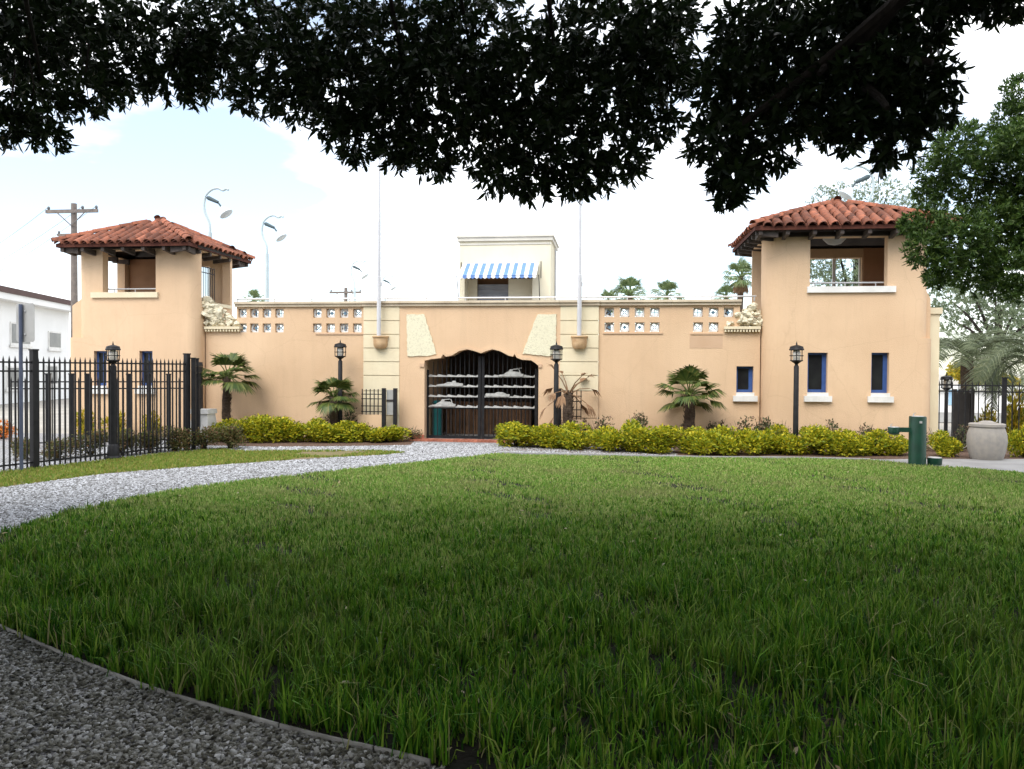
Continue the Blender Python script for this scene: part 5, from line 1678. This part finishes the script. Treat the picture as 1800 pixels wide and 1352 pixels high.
link('crown', np_mesh('crown', np.concatenate([vis_v, hid_v]), 6, CANOPY), tree)
MB().tube(smooth_line([(4.2, -2.6, 0), (4.15, -2.55, .6), (4.0, -2.3, 2.0), (3.8, -1.9, 3.6)], 4), [.62] + [.46 - .012 * i for i in range(12)], 16).build('trunk', BARK, tree, smooth=True)
hub = (3.8, -1.9, 3.5)
for e in [PD(1440, 130, 6.0), PD(1290, 230, 6.0), PD(1640, 110, 5.7), PD(1560, 190, 5.6)]:
    mb = MB()
    k_ = Vector((4.2, 2.4, 6.0))
    limb(mb, [hub, (4.1, .2, 5.2), k_, PD(1570, 10, 5.8), e], .17, .02)
    mb.build('limb', BARK, tree, smooth=True)
for e in [PD(980, 200, 7.2), PD(700, 150, 7.6), PD(820, 120, 7.6), PD(450, 90, 8.0), PD(120, 80, 7.8), PD(60, 190, 7.2), PD(1100, 120, 7.3)]:
    mb = MB()
    m1 = Vector((1.5, 1.0, 6.2))
    q = Vector(e)
    limb(mb, [hub, (2.9, -.6, 5.0), m1, Vector((q.x * .75, q.y * .75, max(q.z + 1.1, 5.9))), q + Vector((0, .1, .25))], .13, .008)
    mb.build('limb', BARK, tree, smooth=True)
# twigs that reach down into the lower lobes
for c, R, n, fl in lobes:
    if R < .32:
        p = Vector(c)
        tw = MB()
        tw.tube([p + Vector((random.uniform(-.2, .2), .1, .5)), p + Vector((0, 0, .15)), p + Vector((random.uniform(-.05, .05), 0, -R * .6))], [.010, .007, .003], 5)
        tw.build('twig', BARK, tree)

# dense small-leaved tree at the right; off-frame lobes added to shade the tower
T0 = (8.6, 10.4)
rt_tree = thing('evergreen_tree', 'dense green small-leaved tree reaching in from the right edge before the tower', 'tree', (T0[0], T0[1], 0))
D_ = 11.8
LB = [(1680, 255, 50), (1640, 300, 38), (1700, 305, 48), (1745, 270, 42), (1775, 215, 44), (1800, 165, 42), (1795, 250, 50), (1625, 345, 24), (1660, 340, 24), (1760, 330, 40), (1640, 395, 42), (1600, 395, 22), (1690, 420, 62),
      (1750, 400, 62), (1800, 400, 70), (1620, 440, 34), (1660, 465, 40), (1720, 475, 55), (1780, 480, 62), (1640, 490, 22), (1830, 330, 90), (1850, 440, 70), (1870, 230, 90), (1905, 340, 110), (1920, 450, 80), (1980, 380, 120), (1960, 250, 110), (2080, 300, 150), (2090, 450, 150), (2200, 360, 180), (2220, 200, 170), (2350, 300, 200), (2330, 480, 170), (2060, 180, 140), (1705, 355, 26)]
cs, ax = [], []
for (px, py, rp) in LB:
    D = D_ + random.uniform(-.5, .9)
    c = np.array(PD(px, py, D))
    R = rp * .88 / F * D
    n = int(235 * min(rp / 50.0, 2.2) ** 2) + 20
    u = rand_unit(n)
    rr = R * rng.uniform(.2, 1.0, n) ** .5
    cs.append(c + u * rr[:, None])
    ax.append(u * .8 + rng.normal(size=(n, 3)) * .4 + np.array([0, 0, .35]))
link('crown', np_mesh('crown', whorls(np.concatenate(cs), np.concatenate(ax), 8, .085, .026, 1.1, False), 4, TREELEAF), rt_tree)
MB().tube(smooth_line([(T0[0], T0[1], 0), (T0[0] - .02, T0[1], .7), (T0[0] - .1, T0[1] + .1, 2.4), (T0[0] - .3, T0[1] + .2, 4.2)], 4), [.36] + [.27 - .010 * i for i in range(12)], 12).build('trunk', BARK, rt_tree, smooth=True)
for (px, py) in [(1680, 260), (1640, 300), (1650, 400), (1700, 430), (1720, 480), (1790, 200), (1750, 340), (1640, 470), (1800, 420)]:
    e = PD(px, py, D_ + .5)
    mb = MB()
    b_ = Vector((T0[0] - .2, T0[1] + 1.2, 2.8 + random.uniform(0, 1.2)))
    limb(mb, [b_, b_ + (e - b_) * .4 + Vector((0, 0, .25)), e], .075, .012, 6)
    mb.build('limb', BARK, rt_tree, smooth=True)

def far_tree(label, base, lobes_, D, leaf, wd, dens, mat, name='broadleaf_tree', group=None):
    t = thing(name, label, 'tree', (base[0], base[1], 0), group)
    cs, ax = [], []
    for (px, py, rp) in lobes_:
        c = np.array(PD(px, py, D + random.uniform(-1.2, 1.2)))
        R = rp / F * D
        n = int(dens * rp * rp / 100)
        u = rand_unit(n)
        cs.append(c + u * (R * rng.uniform(.2, 1, n) ** .5)[:, None])
        ax.append(u + rng.normal(size=(n, 3)) * .4)
    link('crown', np_mesh('crown', whorls(np.concatenate(cs), np.concatenate(ax), 6, leaf, wd, 1.0, False), 4, mat), t)
    z1 = min(c[:, 2].min() for c in cs)
    mid = np.mean(np.concatenate(cs), axis=0)
    MB().tube([(base[0], base[1], 0), (base[0] * .6 + mid[0] * .4, base[1], max(z1, 1.5)), tuple(mid)], [.28, .2, .08], 10).build('trunk', BARK, t, smooth=True)
    for i in range(7):
        (px, py, rp) = lobes_[(i * 3) % len(lobes_)]
        e = PD(px, py, D)
        mb = MB()
        b_ = Vector((base[0] * .5 + mid[0] * .5, base[1], max(z1, 1.8)))
        limb(mb, [b_, b_ + (e - b_) * .5 + Vector((0, 0, .3)), e], .09, .015, 5)
        mb.build('limb', BARK, t)
    return t
p = PD(1500, 600, 37)
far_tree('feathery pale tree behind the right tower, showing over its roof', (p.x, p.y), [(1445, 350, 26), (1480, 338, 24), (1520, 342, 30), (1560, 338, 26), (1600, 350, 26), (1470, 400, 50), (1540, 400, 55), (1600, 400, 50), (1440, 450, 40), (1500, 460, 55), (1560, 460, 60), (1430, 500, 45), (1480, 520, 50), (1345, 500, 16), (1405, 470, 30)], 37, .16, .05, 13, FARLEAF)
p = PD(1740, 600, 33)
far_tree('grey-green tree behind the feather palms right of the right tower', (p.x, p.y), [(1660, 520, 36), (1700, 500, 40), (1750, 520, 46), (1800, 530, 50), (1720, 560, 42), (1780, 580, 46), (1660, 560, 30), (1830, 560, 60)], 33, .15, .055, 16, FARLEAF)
p = PD(1712, 690, 44)
far_tree('yellowish clump of trees in the distance beyond the right fence', (p.x, p.y), [(1680, 652, 14), (1695, 656, 16), (1712, 660, 14), (1724, 662, 12), (1705, 668, 14), (1765, 672, 14), (1780, 676, 12)], 44, .2, .08, 60, YELLOW)

# ================================================================== GRASS
def blades(pts, h, w_, lean, mat, name, seed):
    r = np.random.default_rng(seed)
    n = len(pts)
    a = r.uniform(0, 2 * pi, n)
    fx = np.stack([np.cos(a), np.sin(a), np.zeros(n)], 1)          # lean direction
    b = a + pi / 2 + r.normal(0, .5, n)
    sd = np.stack([np.cos(b), np.sin(b), np.zeros(n)], 1) * (w_ / 2)[:, None]
    ln = (lean * h)[:, None]
    base = pts
    mid = pts + fx * ln * .35 + np.array([0, 0, 1]) * (h * .58)[:, None]
    tip = pts + fx * ln + np.array([0, 0, 1]) * (h * np.sqrt(np.maximum(.2, 1 - lean ** 2 * .5)))[:, None]
    v = np.stack([base - sd, base + sd, mid - sd * .8, mid + sd * .8, tip], 1).reshape(-1, 3)
    i0 = (np.arange(n) * 5)[:, None]
    f = np.concatenate([i0 + np.array([[0, 1, 3]]), i0 + np.array([[0, 3, 2]]), i0 + np.array([[2, 3, 4]])])
    return link(name, idx_mesh(name, v, f, mat))
def fbm(x, y, seed):
    r = np.random.default_rng(seed)
    o = np.zeros_like(x)
    for k in range(5):
        fx, fy, ph = r.normal(0, 1.1 * 1.7 ** k), r.normal(0, 1.1 * 1.7 ** k), r.uniform(0, 6.28)
        o += np.sin(x * fx + y * fy + ph) / (k + 1.5)
    return o / 1.6
FX, FYv = np.array([fw.x, fw.y]), np.array([rt.x, rt.y])
def lawn_points(N, x0, x1, y0, y1, densf):
    gx = rng.uniform(x0, x1, N)
    gy = rng.uniform(y0, y1, N)
    dep = gx * fw.x + gy * fw.y
    lat = gx * rt.x + gy * rt.y
    d = densf(dep)
    d = np.where(np.abs(lat) > dep * .66 + .9, d * .25, d)
    k = (rng.random(N) < d / (N / ((x1 - x0) * (y1 - y0)))) & in_poly(gx, gy, LAWN)
    hollow = (fbm(gx * 1.6, gy * 1.6, 17) > .55) & (rng.random(N) < .7)
    k &= ~hollow
    return gx[k], gy[k], dep[k]
# near and middle lawn: long grass growing in tufts, with dark gaps between them
tx, ty, td = lawn_points(700000, -13, 13.6, 2.8, 18, lambda d: np.interp(d, [3, 4.5, 6, 8, 10, 12.5], [160, 190, 250, 240, 120, 0]))
NB = 9
n = len(tx)
size = np.clip(1 + .42 * fbm(tx * 1.2, ty * 1.2, 3) + .2 * fbm(tx * .5, ty * .5, 8) + rng.normal(0, .18, n), .45, 1.8)
size *= np.interp(td, [3, 6, 9, 12], [.195, .155, .09, .06])
a = rng.uniform(0, 2 * pi, (n, NB))
rr = np.abs(rng.normal(0, .026, (n, NB)))
bx_ = (tx[:, None] + rr * np.cos(a)).ravel()
by_ = (ty[:, None] + rr * np.sin(a)).ravel()
bh = (size[:, None] * rng.uniform(.45, 1.35, (n, NB))).ravel()
bd = np.repeat(td, NB)
m = len(bx_)
bw = np.interp(bd, [3, 6, 10, 15], [.0115, .0115, .014, .019]) * rng.uniform(.7, 1.35, m)
ux, uy, ud = lawn_points(500000, -13, 13.6, 2.8, 12, lambda d: np.interp(d, [3, 6, 12], [420, 420, 200]))
k = len(ux)
bx_, by_ = np.concatenate([bx_, ux]), np.concatenate([by_, uy])
bh = np.concatenate([bh, rng.uniform(.025, .075, k)])
bw = np.concatenate([bw, rng.uniform(.007, .013, k)])
m = len(bx_)
gr = blades(np.stack([bx_, by_, np.full(m, .012)], 1), bh, bw, np.abs(rng.normal(.34, .34, m)).clip(0, 1.2), GRASS, 'grass', 5)
tag(gr, 'long lush green grass covering the near half of the oval lawn', 'grass', kind='stuff')
# far lawn: shorter and drier, its colours also raised to look sunlit
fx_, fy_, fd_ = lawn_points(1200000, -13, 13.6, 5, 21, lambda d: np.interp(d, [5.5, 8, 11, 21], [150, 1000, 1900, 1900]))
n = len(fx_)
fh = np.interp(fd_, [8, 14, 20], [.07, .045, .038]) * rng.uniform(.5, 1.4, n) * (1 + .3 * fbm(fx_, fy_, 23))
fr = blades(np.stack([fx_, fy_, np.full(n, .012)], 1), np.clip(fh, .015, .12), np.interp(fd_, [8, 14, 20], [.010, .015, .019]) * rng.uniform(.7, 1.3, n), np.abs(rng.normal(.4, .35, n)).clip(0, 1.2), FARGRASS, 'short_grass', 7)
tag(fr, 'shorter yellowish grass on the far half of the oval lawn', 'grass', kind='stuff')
print('blades', m, n)
# a thin litter of fallen leaves and pale weeds
lx, ly, ld = lawn_points(60000, -12, 13, 3, 20, lambda d: np.full_like(d, 3.0))
n = len(lx)
lz = np.interp(ld, [3, 8, 14], [.10, .07, .035])
LITTER = LEAF('leaf_litter', [(0.34, 0.30, 0.16), (0.26, 0.17, 0.09), (0.45, 0.42, 0.30), (0.30, 0.33, 0.10)], rough=.8, transl=.1)
o = link('leaf_litter', np_mesh('leaf_litter', leaf_polys(np.stack([lx, ly, lz * rng.uniform(.6, 1.2, n)], 1), rand_unit(n) * np.array([1, 1, .25]), np.tile(np.array([[.1, .1, 1.0]]), (n, 1)) + rng.normal(0, .2, (n, 3)), rng.uniform(.04, .09, n), rng.uniform(.012, .03, n)), 6, LITTER))
tag(o, 'thin scatter of fallen leaves lying on the lawn', 'leaves', kind='stuff')
N = 90000
sx = np.array([p[0] for p in STRIP]); sy_ = np.array([p[1] for p in STRIP])
gx = rng.uniform(max(sx.min(), -14), sx.max(), N)
gy = rng.uniform(sy_.min(), sy_.max(), N)
k = in_poly(gx, gy, STRIP) & (fbm(gx * 1.3, gy * 1.3, 4) < .45)
gx, gy = gx[k], gy[k]
n = len(gx)
o = blades(np.stack([gx, gy, np.full(n, .008)], 1), rng.uniform(.02, .065, n), rng.uniform(.012, .024, n), np.abs(rng.normal(.3, .3, n)).clip(0, 1), DRYGRASS, 'verge_grass', 6)
tag(o, 'patchy yellow-green grass on the verge by the picket fence', 'grass', kind='stuff')

# ================================================================== GRAVEL STONES in the foreground and scattered along the path
def stones(x, y, z, s, name, seed, mat=STONES):
    r = np.random.default_rng(seed)
    n = len(x)
    cube = np.array([[-1, -1, -1], [1, -1, -1], [1, 1, -1], [-1, 1, -1], [-.7, -.7, 1], [.7, -.7, 1], [.7, .7, 1], [-.7, .7, 1]], float)
    fc = np.array([[4, 5, 6], [4, 6, 7], [0, 1, 5], [0, 5, 4], [1, 2, 6], [1, 6, 5], [2, 3, 7], [2, 7, 6], [3, 0, 4], [3, 4, 7]])
    v = cube[None] * (1 + r.normal(0, .2, (n, 8, 3)))
    v = v * (s[:, None] * np.stack([r.uniform(.7, 1.5, n), r.uniform(.6, 1.1, n), r.uniform(.25, .5, n)], 1))[:, None, :]
    a = r.uniform(0, 6.28, n)
    t1 = r.normal(0, .3, n)
    ca, sa = np.cos(a)[:, None], np.sin(a)[:, None]
    X, Y_, Z = v[..., 0], v[..., 1], v[..., 2]
    Z2 = Z + X * t1[:, None]
    out = np.stack([X * ca - Y_ * sa + x[:, None], X * sa + Y_ * ca + y[:, None], Z2 + z[:, None]], -1).reshape(-1, 3)
    f = (np.arange(n)[:, None, None] * 8 + fc[None]).reshape(-1, 3)
    return link(name, idx_mesh(name, out, f, mat))
N = 130000
x = rng.uniform(-5.5, 1.2, N)
y = rng.uniform(2.7, 8.2, N)
dp = x * fw.x + y * fw.y
lt = x * rt.x + y * rt.y
k = ~in_poly(x, y, LAWN) & (np.abs(lt) < dp * .66 + .5) & (rng.random(N) < np.clip(8.5 / dp ** 1.1, 0, 1))
x, y = x[k], y[k]
n = len(x)
o = stones(x, y, rng.uniform(.002, .016, n), rng.uniform(.0055, .0145, n), 'shaded_gravel_stones', 3)
tag(o, 'loose grey shell gravel, toned dark as shade, on the path in the lower left corner', 'gravel', kind='stuff')
N = 330000
x = rng.uniform(-13, 1.5, N)
y = rng.uniform(8, 21, N)
k = ~in_poly(x, y, LAWN) & ~in_poly(x, y, STRIP) & ~in_poly(x, y, BEDL)
k &= (np.abs(x * rt.x + y * rt.y) < (x * fw.x + y * fw.y) * .66 + .6)
x, y = x[k][:95000], y[k][:95000]
n = len(x)
o = stones(x, y, rng.uniform(.0, .01, n), rng.uniform(.008, .018, n), 'sunlit_path_stones', 4, SUNLIT_STONE)
tag(o, 'gravel coloured sunlit-pale on the path curving to the gate', 'gravel', kind='stuff')
# edging strips between lawn and path
def edging(label, P, breaks, w_, h_, mat):
    t = thing('lawn_edging', label, 'edging', tuple(P[0]))
    for i0, i1 in zip(breaks[:-1], breaks[1:]):
        ed = MB()
        seg = P[i0:i1 + 1]
        L_, R_ = [], []
        for i, p in enumerate(seg):
            d = (seg[min(i + 1, len(seg) - 1)] - seg[max(i - 1, 0)]).normalized()
            nn = Vector((-d.y, d.x, 0)) * w_ / 2
            q = p - d * .012 if i == len(seg) - 1 else p
            L_.append(q - nn); R_.append(q + nn)
        m = len(seg)
        v = [(q.x, q.y, 0) for q in L_] + [(q.x, q.y, h_) for q in L_] + [(q.x, q.y, h_) for q in R_] + [(q.x, q.y, 0) for q in R_]
        f = []
        for i in range(m - 1):
            for a in range(3):
                f.append((a * m + i, a * m + i + 1, (a + 1) * m + i + 1, (a + 1) * m + i))
        f += [(0, m, 2 * m, 3 * m), (m - 1, 4 * m - 1, 3 * m - 1, 2 * m - 1)]
        ed.add(v, f).build('edging_piece', mat, t)
P = [Vector((p.x, p.y, 0)) for p in near_line]
edging('thin pale edging strip curving between the lawn and the near gravel', P, [0, 7, 13, 21, 28, len(P) - 1], .011, .034, EDGING)
P = [p.copy() for p in smooth_line([Vector((a, b, 0)) for a, b in gpoly([(880, 798), (960, 800), (1060, 802), (1250, 806), (1400, 807), (1530, 810)])], 4)]
edging('low pale concrete kerb along the far edge of the lawn before the hedge', P, [0, 4, 8, 12, 16, len(P) - 1], .10, .05, CONC)
